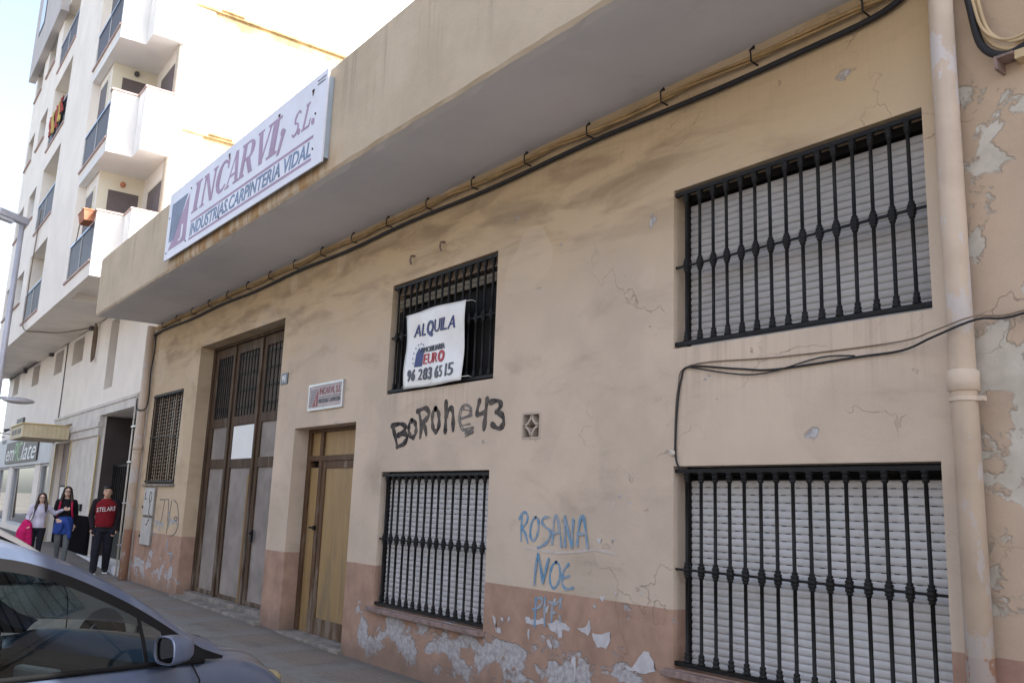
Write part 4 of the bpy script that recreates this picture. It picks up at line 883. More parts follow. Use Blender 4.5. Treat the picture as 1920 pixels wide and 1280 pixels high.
MB().box(-11.54, -11.32, -.014, .002, 3.225, 3.38).build('tile', MAT['tile_blue'], rt, bevel=.003)
text_on('lettering', '98', -11.49, -11.37, 3.255, 3.35, -.0145, MAT['white_print'], rt, .01)
for i, (z0, z1, lab) in enumerate(((1.28, 1.775, 'upper white meter box door scrawled with black'), (.755, 1.235, 'lower white meter box door under the scrawled one'))):
    rt = empty('meter_box', lab, 'meter box', (-17.02, -.02, z0), group='meter boxes under the small lattice window')
    MB().box(-.29, .29, -.03, .025, 0, z1-z0).build('door', MAT['meter_white'], rt, bevel=.006)
    MB().box(-.31, .31, -.012, .03, -.02, z1-z0+.015).build('frame', MAT['concrete_step'], rt)
    mb = MB(); mb.box(-.33, -.29, -.04, .0, .12, .17); mb.build('latch', MAT['iron'], rt)
    g = MB(); Y = -.031
    if i == 0:
        g.ribbon(curve_pts([(-.2, .42), (-.22, .3), (-.12, .3)], 5), .02, Y); g.ribbon(curve_pts([(.08, .43), (.06, .28), (.16, .26), (.18, .4), (.1, .42)], 5), .02, Y); g.ribbon(curve_pts([(.08, .24), (.14, .18), (.10, .08), (.17, .0)], 5), .02, Y)
    else: g.ribbon(curve_pts([(.2, .45), (.12, .44), (.06, .36), (.0, .36)], 5), .02, Y)
    g.build('scrawl', MAT['black_spray'], rt)
#<<APT
# ------------------------------------------------------------------ the apartment building on the left
AP = empty('apartment_building', 'tall off-white apartment block with stepped balconies left of the workshop', 'building', (-17.9, 0, 0), -math.atan(.025))
FL = [5.85, 8.45, 10.97, 13.45, 15.95]                        # undersides of the floor slabs
YF = -1.3
WH, BW = MAT['render_white'], MAT['balcony_white']
def apt():
    # --- street storey
    op = [(-4.25, -3.4, 4.05, 5.72, .55), (-8.75, -7.3, 5.1, 5.78, .5), (-11.5, -10.2, 5.1, 5.78, .5), (-15.7, -14.3, 5.12, 5.8, .5), (-20.2, -18.8, 5.14, 5.82, .5),
          (-3.75, -.62, .27, 3.40, 2.6), (-9.0, -6.95, .27, 2.95, .14), (-11.68, -10.1, .5, 2.45, .18), (-17.4, -12.6, .5, 2.45, .18), (-21.2, -18.3, .5, 2.45, .18)]
    mb = MB(); wall_open(mb, -21.5, .03, -.3, 5.95, 0, op, .4)
    mb.add([(-21.5, 0, -.3), (-21.5, 0, 5.95), (-21.5, 9, 5.95), (-21.5, 9, -.3)], [(0, 3, 2, 1)])
    mb.build('street_wall', WH, AP)
    # --- body above: plan with a chamfered far end, soffit included
    mb = MB(); core = [(-21.5, -.25), (-14.4, YF), (-14.4, -.22), (.02, -.22), (.02, 11), (-21.5, 11)]
    mb.prism([(-21.5, -.22), (.02, -.22), (.02, 11), (-21.5, 11)], 5.96, 21.5)
    mb.prism([(-21.5, -.25), (-14.4, YF), (-14.4, -.221), (-21.49, -.221)], 5.93, 21.4)
    mb.prism([(-3.0, -1.13), (-1.62, -1.13), (-1.62, -.221), (-3.0, -.221)], 6.0, 21.3)
    mb.build('body', WH, AP)
    # party wall facing the sun, with two brown ledges and thin brown strips below them
    MB().box(.022, .10, -.16, 11, 5.4, 21.2).build('party_wall', MAT['party_white'], AP)
    rnd = random.Random(4)
    for z, y1 in ((12.0, 3.75), (9.12, 3.3)):
        mb = MB(); mb.box(.101, .165, .02, y1, z, z+.05); mb.box(.101, .205, .55, 1.05, z+.05, z+.085)
        for k in range(9): y = .45+k*.09; mb.box(.101, .106, y, y+.085, z-.12-rnd.uniform(0, .16), z-.004)
        mb.box(.101, .107, 1.26, y1, z-.19, z-.004)
        mb.build('ledge', MAT['ledge'], AP)
    mb = MB(); mb.tube([(.13, -.2, 5.5), (.13, -.2, 21)], .055, 10); mb.tube([(.03, -.235, 5.5), (.03, -.235, 21)], .02, 6)
    mb.build('rainwater_pipe', MAT['pvc'], AP, True)
    # --- upper front wall with the left-hand balconies and windows
    ops = []
    for k, f in enumerate(FL):
        ops.append((-9.35, -6.65, f+.34, f+2.26, .75))
        if k < 4:
            ops.append((-11.75, -10.35, f+1.12, f+2.10, .22)); ops.append((-14.05, -12.75, f+1.12, f+2.10, .22))
    mb = MB(); wall_open(mb, -14.4, -3.0, 5.85, 21.4, YF, ops, .22)
    mb.add([(-3.0, YF, 5.85), (-3.0, -.23, 5.85), (-3.0, -.23, 21.4), (-3.0, YF, 21.4)], [(0, 1, 2, 3)])
    mb.add([(-14.4, YF, 5.85), (-14.4, -.0, 5.85), (-3.0, -.0, 5.85), (-3.0, YF, 5.85)], [(0, 1, 2, 3)])
    mb.add([(-14.4, YF, 5.85), (-14.4, YF, 5.95), (-21.5, -.25, 5.95), (-21.5, -.25, 5.85)], [(0, 1, 2, 3)])
    mb.build('front_wall', WH, AP)
    # overhanging attic storey at the far end
    mb = MB(); mb.box(-14.7, -8.8, YF-.22, YF-.004, 15.5, 21.4); a = mb.build('attic_bay', MAT['render_grey'], AP)
    mb = MB(); mb.box(-13.6, -12.4, YF-.235, YF-.21, 16.7, 18.3); w_ = mb.build('attic_window', MAT['rail_grey'], AP)
    MB().box(-13.5, -12.5, YF-.24, YF-.236, 16.8, 18.2).build('pane', MAT['dark_glass'], w_)
    # windows and sills of the front
    for k, f in enumerate(FL[:4]):
        for x0, x1 in ((-11.75, -10.35), (-14.05, -12.75)):
            mb = MB(); z0, z1 = f+1.12, f+2.10; y = YF+.17
            mb.box(x0, x0+.06, y-.02, y+.04, z0, z1); mb.box(x1-.06, x1, y-.02, y+.04, z0, z1); mb.box(x0+.06, x1-.06, y-.02, y+.04, z1-.06, z1); mb.box((x0+x1)/2-.03, (x0+x1)/2+.03, y-.018, y+.04, z0, z1-.06)
            w_ = mb.build('window', MAT['rail_top'] if k < 2 else MAT['rail_grey'], AP)
            MB().box(x0, x1, y+.01, y+.03, z0, z1).build('pane', MAT['dark_glass'], w_)
            MB().box(x0-.08, x1+.08, YF-.05, YF+.2, z0-.045, z0-.002).build('sill', MAT['tile_edge'], w_)
    # left balconies
    for k, f in enumerate(FL):
        x0, x1 = -9.35, -6.65; z0 = f+.34
        mb = MB(); mb.box(x0, x1, YF+.74, YF+.9, z0-.1, f+2.4); mb.build('balcony_back', MAT['cream_render'], AP)
        d = MB(); d.box(-8.0, -7.0, YF+.70, YF+.738, z0+.02, z0+1.75); dr = d.build('balcony_door', MAT['shop_frame'], AP)
        MB().box(-7.9, -7.1, YF+.69, YF+.699, z0+.1, z0+1.68).build('pane', MAT['dark_glass'], dr)
        railing(x0+.02, x1-.02, YF+.03, z0)
        MB().box(x0-.06, x1+.02, YF-.035, YF+.12, z0-.05, z0-.003).build('sill', MAT['tile_edge'], AP)
        # pier face beside it needs no part; ceiling strip
    # right balconies
    for k, f in enumerate(FL):
        z0, zt = f+.34, f+1.33
        P = [(-3.0, YF), (-.35, YF), (-.35, -.79), (.24, -.79), (.24, -.17), (-1.62, -.17), (-1.62, -1.14), (-3.0, -1.14)]
        mb = MB(); mb.prism(P, f, f+.16); s_ = mb.build('balcony_slab', MAT['balcony_white'] if k else WH, AP)
        mb = MB(); mb.box(-3.0, -.35, YF-.001, YF+.14, f+.161, z0-.05); mb.build('kerb', WH, s_)
        MB().box(-3.1, -.40, YF-.035, YF+.16, z0-.05, z0-.003).build('sill', MAT['tile_edge'], s_)
        mb = MB()
        Q = [(-.35, YF-.002), (-.348, YF-.002), (-.348, -.79), (.242, -.79), (.242, -.16), (.12, -.16), (.12, -.67), (-.47, -.67), (-.47, YF-.002)]
        mb.prism([(-.47, YF-.002), (-.348, YF-.002), (-.348, -.792), (.242, -.792), (.242, -.16), (.12, -.16), (.12, -.672), (-.47, -.672)], f-.002, zt)
        s2 = mb.build('balcony_parapet', BW, AP)
        mb = MB(); mb.prism([(-.50, YF-.03), (-.32, YF-.03), (-.32, -.82), (.27, -.82), (.27, -.165), (.09, -.165), (.09, -.64), (-.50, -.64)], zt+.002, zt+.035); mb.build('coping', MAT['tile_edge'], s2)
        railing(-2.98, -.475, YF+.03, z0)
        # recess: street window, door facing right, window at the back
        mb = MB(); mb.box(-2.80, -1.90, -1.148, -1.10, f+.4, f+2.32); w_ = mb.build('window', MAT['cream_render'], AP)
        MB().box(-2.70, -2.0, -1.156, -1.1485, f+.48, f+2.24).build('blind', MAT['brown_blind'], w_)
        mb = MB(); mb.box(-1.64, -1.60, -1.0, -.27, f+.165, f+2.27); w_ = mb.build('balcony_door', MAT['cream_render'], AP)
        MB().box(-1.599, -1.59, -.93, -.31, f+.17, f+2.22).build('blind', MAT['brown_blind'], w_)
        mb = MB(); mb.box(-1.14, .0, -.24, -.19, f+.3, f+2.22); w_ = mb.build('window', MAT['cream_render'], AP)
        MB().box(-1.04, -.03, -.249, -.2405, f+.36, f+2.15).build('blind', MAT['brown_blind'], w_)
        if k in (0, 1, 2):
            l = MB(); l.ball((-1.56, -.66, f+2.38), (.04, .06, .07), 10); l.build('wall_lamp', MAT['terracotta'] if k == 0 else MAT['rail_grey'], AP, True)
        # white wall faces in the recess
    mb = MB(); mb.box(-1.62, -1.612, -1.14, -.2, 6.0, 21.3); mb.build('recess_wall', MAT['cream_render'], AP)
    # service band on the street wall: lintel, slit window, small windows
    for (a, b, c, d, e) in op[:5]:
        mb = MB(); mb.box(a, a+.05, e-.02, e+.05, c, d); mb.box(b-.05, b, e-.02, e+.05, c, d); mb.box(a+.05, b-.05, e-.02, e+.05, d-.05, d); mb.box(a+.05, b-.05, e-.02, e+.05, c, c+.05)
        w_ = mb.build('window', MAT['stone_sill'], AP); MB().box(a, b, e+.02, e+.04, c, d).build('pane', MAT['brown_blind'], w_)
    mb = MB(); mb.box(-9.7, -.62, -.075, -.002, 3.41, 3.60); mb.box(-9.75, -.60, -.10, -.002, 3.60, 3.66); mb.box(-9.7, -.62, -.06, -.002, 3.66, 3.69); mb.build('lintel', MAT['stone_clad'], AP)
    # pillar cladding with gilt edges
    mb = MB(); mb.box(-6.90, -3.77, -.06, -.002, 1.12, 2.95); mb.build('pillar_cladding', MAT['stone_clad'], AP)
    mb = MB(); mb.box(-6.97, -3.75, -.10, -.001, 2.952, 3.14); mb.box(-6.99, -3.73, -.13, -.001, 3.142, 3.26); mb.box(-6.97, -3.75, -.10, -.001, 3.262, 3.40); mb.build('pillar_cap', MAT['stone_clad'], AP)
    MB().box(-6.93, -3.76, -.075, -.002, .27, 1.118).build('black_plinth', MAT['black_stone'], AP)
    for x in (-6.95, -3.79): MB().box(x, x+.05, -.085, -.061, 1.12, 2.95).build('gilt_trim', MAT['gold'], AP)
    mb = MB(); mb.box(-9.75, -9.0, -.07, -.002, .27, 2.95); mb.build('post', MAT['stone_clad'], AP); MB().box(-9.05, -8.98, -.09, -.071, .27, 2.95).build('gilt_trim', MAT['gold'], AP)
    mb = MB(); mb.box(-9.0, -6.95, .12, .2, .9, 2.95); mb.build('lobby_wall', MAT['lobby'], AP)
    MB().box(-9.0, -6.95, .11, .19, .27, .9).build('black_plinth', MAT['black_stone'], AP)
    # recessed entrance with an iron gate on a marble step
    mb = MB(); mb.box(-3.75, -.62, .0, 2.6, .1, .268); mb.box(-6.6, -.62, -.10, -.003, -.2, .262); mb.build('entrance_step', MAT['marble'], AP)
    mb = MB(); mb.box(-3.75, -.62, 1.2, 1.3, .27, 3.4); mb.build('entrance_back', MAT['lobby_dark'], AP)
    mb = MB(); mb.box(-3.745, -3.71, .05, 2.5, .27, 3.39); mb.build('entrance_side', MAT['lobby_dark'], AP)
    mb = MB()
    for i in range(17): x = -3.65+i*.175; mb.box(x, x+.022, .30, .322, .3, 2.25)
    mb.box(-3.70, -.64, .29, .33, 2.25, 2.29); mb.box(-3.70, -.64, .29, .33, 1.25, 1.30); mb.box(-3.70, -.64, .285, .335, .28, .85)
    mb.build('entrance_gate', MAT['iron'], AP)
    # shop front
    for (a, b, c, d, e) in op[7:]:
        mb = MB(); mb.box(a, a+.10, .04, .16, c, d); mb.box(b-.10, b, .04, .16, c, d); mb.box(a+.1, b-.1, .04, .16, d-.07, d); mb.box(a+.1, b-.1, .04, .16, c, c+.1)
        w_ = mb.build('shop_window', MAT['shop_frame'], AP); MB().box(a, b, .10, .12, c, d).build('pane', MAT['shop_glass'], w_)
    mb = MB(); mb.box(-21.45, -9.76, -.05, -.002, 2.452, 3.5); mb.build('fascia', MAT['shop_frame'], AP)
    for x in (-20.6, -16.1): 
        v = MB()
        for i in range(4): v.box(x, x+1.1, -.062, -.051, 3.34+i*.035, 3.355+i*.035)
        v.build('vent', MAT['rail_grey'], AP)
    for x in (-20.5, -18.3, -16.0, -13.4):
        l = MB(); l.tube([(x, 0, 3.62), (x, -.45, 3.64)], .015, 6); l.tube([(x, -.42, 3.66), (x, -.58, 3.6)], [.03, .06], 8); l.build('sign_lamp', MAT['rail_grey'], AP, True)
    # cables under the overhang and down the wall
    mb = MB(); mb.tube([(-21.3+i*.5, -.05, 5.90+.012*math.sin(i*1.7)) for i in range(43)], .02, 6); mb.tube([(-21.3+i*.5, -.04, 5.86+.012*math.sin(i*1.3)) for i in range(43)], .012, 6); mb.build('cable', MAT['rail_grey'], AP, True)
    mb = MB(); mb.tube([(-9.6, -.02, 5.85), (-9.55, -.02, 4.6), (-9.58, -.02, 3.6)], .014, 6); mb.build('cable', MAT['rail_grey'], AP, True)
    for x in (-17.2, -12.0, -6.2): MB().box(x-.12, x+.12, -.12, -.002, 5.76, 5.92).build('cable_box', MAT['rail_grey'], AP)
    mb = MB()
    for k in range(5): mb.tube([(-5.6+.22*math.cos(2*PI*i/14)*(.5+.02*k), -.05-.012*k, 5.35+(.42+.02*k)*math.sin(2*PI*i/14)) for i in range(15)], .012, 6)
    mb.build('cable_coil', MAT['cable_brown'], AP, True)
    mb = MB(); mb.tube(curve_pts([(-8.4, YF-.02, 9.3), (-8.5, YF-.05, 7.6), (-8.4, YF-.06, 6.5), (-8.3, YF-.05, 5.9), (-7.8, -1.0, 5.8), (-7.2, -.6, 5.76), (-6.4, -.08, 5.84)], 6), .015, 6); mb.build('cable', MAT['cable_brown'], AP, True)
def railing(x0, x1, y, z0):
    mb = MB(); h = .78
    n = int((x1-x0)/.062)
    for i in range(n+1): x = x0+(x1-x0)*i/n; mb.box(x-.026, x+.026, y-.006, y+.006, z0+.03, z0+h)
    mb.box(x0, x1, y-.01, y+.01, z0+.01, z0+.03)
    g = mb.build('railing', MAT['rail_grey'], AP)
    MB().box(x0, x1, y-.03, y+.03, z0+h, z0+h+.04).build('handrail', MAT['rail_top'], g)
    p = MB()
    for x in (x0+.01, (x0+x1)/2, x1-.01): p.box(x-.012, x+.012, y-.022, y-.008, z0, z0+h)
    p.build('posts', MAT['plate_frame'], g)
apt()
def on_apt(o): o.location = AP.matrix_basis @ Vector(o.location); o.rotation_euler.z += AP.rotation_euler.z; return o
# flower box on the first balcony
t = on_apt(empty('flower_box', 'terracotta flower box on the lowest right balcony railing', 'planter', (-.78, YF-.1, 7.0)))
mb = MB(); M_ = Matrix.Identity(4)
mb.add([(-.24, -.09, 0), (.24, -.09, 0), (.24, .09, 0), (-.24, .09, 0), (-.28, -.12, .2), (.28, -.12, .2), (.28, .12, .2), (-.28, .12, .2)], [(3, 2, 1, 0), (0, 1, 5, 4), (1, 2, 6, 5), (2, 3, 7, 6), (3, 0, 4, 7), (4, 5, 6, 7)])
mb.box(-.29, .29, -.13, .13, .2, .225); mb.build('trough', MAT['terracotta'], t)
mb = MB(); rnd = random.Random(9)
for i in range(14):
    a = rnd.uniform(0, 6.28); x = rnd.uniform(-.22, .22); L = rnd.uniform(.08, .2); d = Vector((math.cos(a)*.6, math.sin(a)*.6, rnd.uniform(.4, 1))).normalized()*L
    mb.tube([(x, 0, .2), Vector((x, 0, .2))+d*.6, Vector((x, 0, .2))+d], [.012, .02, .004], 5)
for i in range(10):
    x = -.26-rnd.uniform(0, .12); mb.tube([(-.2, 0, .2), (x, -.05, .15), (x-.05, -.08, rnd.uniform(-.4, .15))], .006, 4)
mb.build('succulents', MAT['leaf'], t)
# flag over the second left balcony, striped red and yellow
t = on_apt(empty('flag', 'small red and yellow cloth flag draped over a high balcony railing', 'flag', (-8.0, YF-.03, 11.3)))
for i, (mt, x) in enumerate((('red_cloth', -.9), ('yellow_cloth', -.5), ('red_cloth', .1), ('yellow_cloth', .42), ('red_cloth', .7))):
    if mt not in MAT: MAT[mt] = simple(mt, (.36, .06, .05) if mt[0] == 'r' else (.54, .40, .12), .8)
    mb = MB(); n = 6; vs_ = []
    for j in range(n+1):
        for q in range(5): vs_.append((x+.09*q+.02*math.sin(j*1.2), -.03-.03*math.sin(q*1.6+j*.9), .84-.75*j/n*(.8+.2*math.sin(x*7))))
    mb.add(vs_, [(j*5+q, (j+1)*5+q, (j+1)*5+q+1, j*5+q+1) for j in range(n) for q in range(4)])
    o = mb.build('stripe', MAT[mt], t, True); md = o.modifiers.new('s', 'SOLIDIFY'); md.thickness = .008
# shop sign
t = on_apt(empty('shop_sign', 'dark shop sign with white and green script lettering over the shop windows', 'sign', (0, 0, 0)))
MB().box(-18.85, -12.0, -.10, -.052, 2.56, 3.30).build('board', MAT['sign_dark'], t)
text_on('lettering', 'em', -18.6, -16.75, 2.64, 3.02, -.101, MAT['white_print'], t, .0, .3)
text_on('lettering', 'PIC', -16.7, -15.1, 2.60, 3.24, -.101, MAT['sign_green'], t, -.005, .3)
text_on('lettering', 'late', -15.05, -12.2, 2.62, 3.2, -.101, MAT['white_print'], t, .0, .3)
# projecting restaurant canopy
t = on_apt(empty('shop_canopy', 'cream boxed canopy projecting over the shop door', 'canopy', (0, 0, 0)))
MB().box(-9.2, -6.98, -1.2, -.14, 2.97, 3.30).build('box', MAT['awning_gold'], t)
mb = MB()
for i in range(10): mb.box(-6.979, -6.974, -1.18+i*.105, -1.17+i*.105, 2.99, 3.28)
mb.box(-9.25, -6.95, -1.24, -.14, 3.302, 3.33); mb.build('trim', MAT['gold'], t)
mb = MB()
for x, q in ((-8.9, .22), (-8.62, .16), (-8.4, .24), (-8.1, .12), (-7.85, .2), (-7.6, .26)): mb.box(x, x+q, -1.204, -1.2005, 3.07, 3.2)
mb.build('lettering', MAT['sign_dark'], t)
MB().box(-8.7, -7.6, -1.15, -1.10, 3.332, 3.50).build('small_board', MAT['sign_dark'], t)
t = on_apt(empty('menu_case', 'black framed menu case on the wall behind the girls', 'menu board', (-7.85, .08, 1.3)))
MB().box(-.75, .75, -.0, .04, 0, .52).build('frame', MAT['iron'], t)
for x in (-.66, .05): MB().box(x, x+.58, -.006, -.001, .05, .47).build('page', MAT['paper'], t)
t = on_apt(empty('intercom', 'small black intercom panel on the pillar beside the entrance', 'intercom', (-4.9, -.06, 1.22)))
MB().box(-.22, .22, -.05, .0, 0, .16).build('panel', MAT['iron'], t, bevel=.01)
# street lamp
t = empty('street_lamp', 'grey street lamp with one high and one low lantern at the left edge', 'street lamp', (-26.55, -1.49, .25))
mb = MB(); mb.tube([(0, 0, 0), (0, 0, 8.55)], [.09, .07], 12); mb.build('pole', MAT['lamp_grey'], t, True)
mb = MB(); mb.lathe([(.16, 0), (.16, .25), (.11, .4), (.10, .9), (.09, 1.0)], 0, 0, 12); mb.build('base', MAT['lamp_grey'], t, True)
ML = Matrix.Translation((0, 0, 8.66)) @ Matrix.Rotation(R(100), 4, 'Z') @ Matrix.Rotation(R(9), 4, 'Y')
mb = MB(); mb.prism([(.14, -.11), (.14, .11), (-.62, .15), (-.76, .10), (-.76, -.10), (-.62, -.15)], -.08, .11, M=ML)
hd = mb.build('lantern', MAT['lamp_grey'], t, rec=True, bevel=.025)
mb = MB(); mb.prism([(-.22, -.10), (-.22, .10), (-.66, .12), (-.66, -.12)], -.17, -.082, M=ML); mb.build('lens', MAT['shop_frame'], hd, rec=True, bevel=.02)
mb = MB(); mb.tube([(0, 0, 3.75), (.05, .15, 3.80), (.08, .28, 3.78)], .035, 8); mb.build('arm', MAT['lamp_grey'], t, True)
mb = MB(); mb.ball((.15, .50, 3.74), (.15, .40, .09), 12); mb.build('low_lantern', MAT['lamp_grey'], t, True)
# tree beyond the far corner, unseen trees and a sunlit row across the street, added for bounce and reflections
def tree(x, y, z, h, r, lab, n=900, seed=1, group=None):
    rnd = random.Random(seed); t = empty('street_tree', lab, 'tree', (x, y, z), 0, group)
    mb = MB(); mb.tube([(0, 0, 0), (.1, .05, h*.3), (.0, .1, h*.55)], [.16, .12, .06], 8)
    for i in range(7):
        a = rnd.uniform(0, 6.28); mb.tube([(.06, .05, h*.42), (math.cos(a)*r*.5, math.sin(a)*r*.5, h*.6), (math.cos(a)*r*.8, math.sin(a)*r*.8, h*.78)], [.06, .04, .015], 6)
    mb.build('trunk', MAT['bark'], t, True)
    mb = MB(); cl = [(rnd.gauss(0, .5)*r, rnd.gauss(0, .5)*r, h*.72+rnd.gauss(0, .45)*r*.7, rnd.uniform(.3, .6)*r) for i in range(16)]
    for i in range(n):
        cx, cy, cz, cr = rnd.choice(cl); d = Vector((rnd.gauss(0, 1), rnd.gauss(0, 1), rnd.gauss(0, 1))).normalized()*cr*rnd.uniform(.5, 1); c = Vector((cx, cy, cz))+d
        s = rnd.uniform(.10, .2); e = Euler((rnd.uniform(0, 6), rnd.uniform(0, 6), rnd.uniform(0, 6))).to_matrix()
        mb.add([c+e@Vector(q) for q in ((-s, 0, 0), (0, -s*.5, .02), (s, 0, 0), (0, s*.5, .02))], [(0, 1, 2, 3)])
    mb.build('crown', MAT['leaf'], t)
tree(-47, -.75, .4, 8.6, 1.6, 'leafy tree just visible at the left edge beyond the apartments', 1200, 2)
t = empty('opposite_building', 'pale sunlit building across the street out of view behind the photographer', 'building', (-14, -21, 0))
mb = MB(); mb.box(-34, 40, -8, 0, -.3, 11); mb.build('wall', MAT['far_building'], t)
mb = MB()
for i in range(24):
    for z in (1.0, 4.4, 7.8):
        x = -32+i*3; mb = MB(); mb.box(x, x+1.3, -.02, .03, z, z+1.7); mb.build('window', MAT['brown_blind'], t)
for i, x in enumerate((-38, -30, -22, -13, -5)): tree(x, -17.5, .1, 6.0, 1.9, 'street tree across the road, number %d from the far end' % (i+1) if False else 'leafy street tree across the road, behind the photographer', 700, 20+i, 'street trees across the road')
#APT>>
#<<CARS
# ------------------------------------------------------------------ parked cars (nose in to the kerb)
def lerp_tab(tab, s):
    for a, b in zip(tab, tab[1:]):
        if a[0] <= s <= b[0] or (b is tab[-1] and s >= b[0]):
            t = max(0, min(1, (s-a[0])/(b[0]-a[0]))); return [p+(q-p)*t for p, q in zip(a[1:], b[1:])]
    return tab[0][1:]
# local frame: x = right side (towards the photographer), y = forward, z = up from the road
RAIL = [(-3.0, .66, 1.10), (-2.75, .63, 1.28), (-2.3, .60, 1.44), (-1.85, .595, 1.53), (-1.4, .60, 1.56), (-1.02, .61, 1.535), (-.78, .625, 1.475), (-.51, .655, 1.37), (-.21, .69, 1.225), (.0, .72, 1.095), (.20, .755, .975), (.34, .775, .905)]
BELT = [(-3.0, .80, .99), (-2.0, .845, .975), (-1.1, .85, .955), (-.2, .845, .90), (.16, .84, .865), (.4, .82, .84)]
#        s     centre h  shoulder t, h   side t   sill h  bottom
LOW = [(-3.32, .72, .62, .70, .66, .40, .30), (-3.2, .90, .74, .88, .78, .32, .24), (-2.9, .99, .80, .96, .86, .26, .20), (-2.0, .975, .845, .96, .89, .22, .18), (-1.0, .95, .85, .945, .895, .21, .18), (-.2, .90, .845, .895, .89, .21, .18), (.25, .93, .81, .855, .885, .22, .18),
       (.5, .905, .78, .83, .88, .24, .18), (.75, .855, .74, .775, .875, .26, .19), (.95, .785, .69, .70, .86, .28, .20), (1.12, .70, .62, .60, .81, .30, .22), (1.26, .58, .52, .50, .70, .33, .25), (1.33, .46, .46, .42, .58, .36, .30)]
def car(loc, rz, paint_, label, name='parked_car', full=True):
    t = empty(name, label, 'car', loc, rz)
    NS = 46; ss = [LOW[0][0]+(LOW[-1][0]-LOW[0][0])*i/NS for i in range(NS+1)]
    mb = MB(); rows = []
    for s in ss:
        hc, ts, hs, tw, sh, bh = lerp_tab(LOW, s)
        cab = max(0, min(1, (s+2.75)/.1))*max(0, min(1, (.18-s)/.08))       # hollow cabin between the belt lines
        hi = hc*(1-cab)+.50*cab; tin = (ts-.05)
        half = [(0, hi), (tin*.5, hi-(.006 if cab < .5 else 0)), (tin*.97, (hc-.02)*(1-cab)+.50*cab), (tin, (hs+.012)*(1-cab)+(hs-.02)*cab), (ts, hs), (ts+(tw-ts)*.62, hs-.05), (tw, hs-.16), (tw+.006, hs-.28), (tw-.008, sh+.16), (tw-.03, sh+.04), (tw-.09, bh), (0, bh-.01)]
        rows.append([(x, s, z) for x, z in half])
    m_ = len(rows[0])
    for sg in (1, -1):
        vs_ = [(x*sg, y, z) for r in rows for x, y, z in r]
        fs = [(i*m_+k, (i+1)*m_+k, (i+1)*m_+k+1, i*m_+k+1) for i in range(NS) for k in range(m_-1)]
        if sg == -1: fs = [f[::-1] for f in fs]
        mb.add(vs_, fs)
    for r, sg in ((rows[0], 1), (rows[-1], -1)):
        poly = list(r)+[(-x, y, z) for x, y, z in r[::-1][1:-1]]; mb.add(poly, [list(range(len(poly)))])
    body = mb.build('body', paint_, t, True, rec=True)
    md = body.modifiers.new('weld', 'WELD'); md.merge_threshold = .001
    md = body.modifiers.new('sub', 'SUBSURF'); md.levels = 1; md.render_levels = 1
    # roof shell with pillars
    n = 40; s0, s1 = RAIL[0][0], RAIL[-1][0]; sr = [s0+(s1-s0)*i/n for i in range(n+1)]
    sm_rail = lambda s: lerp_tab(RAIL, s)
    def rail(s):                                                  # smoothed
        a = [sm_rail(s+d) for d in (-.12, -.06, 0, .06, .12) if s0 <= s+d <= s1]; return [sum(q)/len(a) for q in zip(*a)]
    roof = MB(); ws = MB(); rg = MB()
    def cross(s, k, kk=10):
        tr, h = rail(s); u = -1+2*k/kk; bul = .05-.032*max(0, min(1, (s+1.0)/.6))
        fwd = (.11*(1-u*u) if s > -.9 else .11*(1-u*u)*max(0, (s+1.6)/.7)) if s > -1.6 else -(.12*(1-u*u)*max(0, min(1, (-1.9-s)/.6)))
        return (u*(tr-.035), s+fwd, h+bul*(1-u*u)*(1 if s > -2.6 else .6))
    for mbx, lo, hi in ((roof, -2.36, -.80), (ws, -.80, s1), (rg, s0, -2.36)):
        q = 14; S_ = [lo+(hi-lo)*i/q for i in range(q+1)]
        vs_ = [cross(s, k) for s in S_ for k in range(11)]
        mbx.add(vs_, [(i*11+k, i*11+k+1, (i+1)*11+k+1, (i+1)*11+k) for i in range(q) for k in range(10)])
    roof.build('roof', paint_, t, True); w_ = ws.build('windscreen', MAT['car_glass'], t, True); rg.build('rear_window', MAT['car_glass'], t, True)
    for sg in (1, -1):
        pil = MB(); fr = MB(); gl = MB()
        A = []; B = []; D = []; E_ = []
        for s in sr:
            tr, h = rail(s); bt, bh = lerp_tab(BELT, s)
            def on(f): z = h+(bh-h)*f; x = tr+(bt-tr)*f+.012*math.sin(PI*min(1, f)); return (x, z)
            tot = max(.05, h-bh); f1 = min(.9, .068/tot); f2 = min(.95, .125/tot)
            x1, z1 = on(f1); x2, z2 = on(f2)
            A.append((sg*(tr-.04), s, h+.008)); B.append((sg*(tr+.006), s, h-.018)); D.append((sg*(x1+.008), s, z1)); E_.append((sg*x2, s, z2))
        k = len(sr)
        def strip(mbx, P, Q):
            vs_ = list(P)+list(Q); fs = [(i, i+1, k+i+1, k+i) for i in range(k-1)]
            mbx.add(vs_, [f if sg > 0 else f[::-1] for f in fs])
        strip(pil, A, B); strip(pil, B, D); strip(fr, D, E_)
        pil.build('roof_rail', paint_, t, True); fr.build('door_frame', MAT['car_black'], t, True)
        # side glass below the frame, split by black pillars
        def panel(sa, sb, mat, nm, off=0.0, q=8, fa=0, fb=1.0):
            g = MB(); vs_ = []
            for i in range(q+1):
                s = sa+(sb-sa)*i/q; tr, h = rail(s); bt, bh = lerp_tab(BELT, s); tot = max(.05, h-bh); f2 = min(.95, .122/tot)
                for f in (f2, (f2+1)/2, 1.0):
                    vs_.append((sg*(tr+(bt-tr)*f+.012*math.sin(PI*min(1, f))+off), s, h+(bh-h)*f))
            fs = [(i*3+j, (i+1)*3+j, (i+1)*3+j+1, i*3+j+1) for i in range(q) for j in range(2)]
            g.add(vs_, [f if sg > 0 else f[::-1] for f in fs]); g.build(nm, mat, t, True)
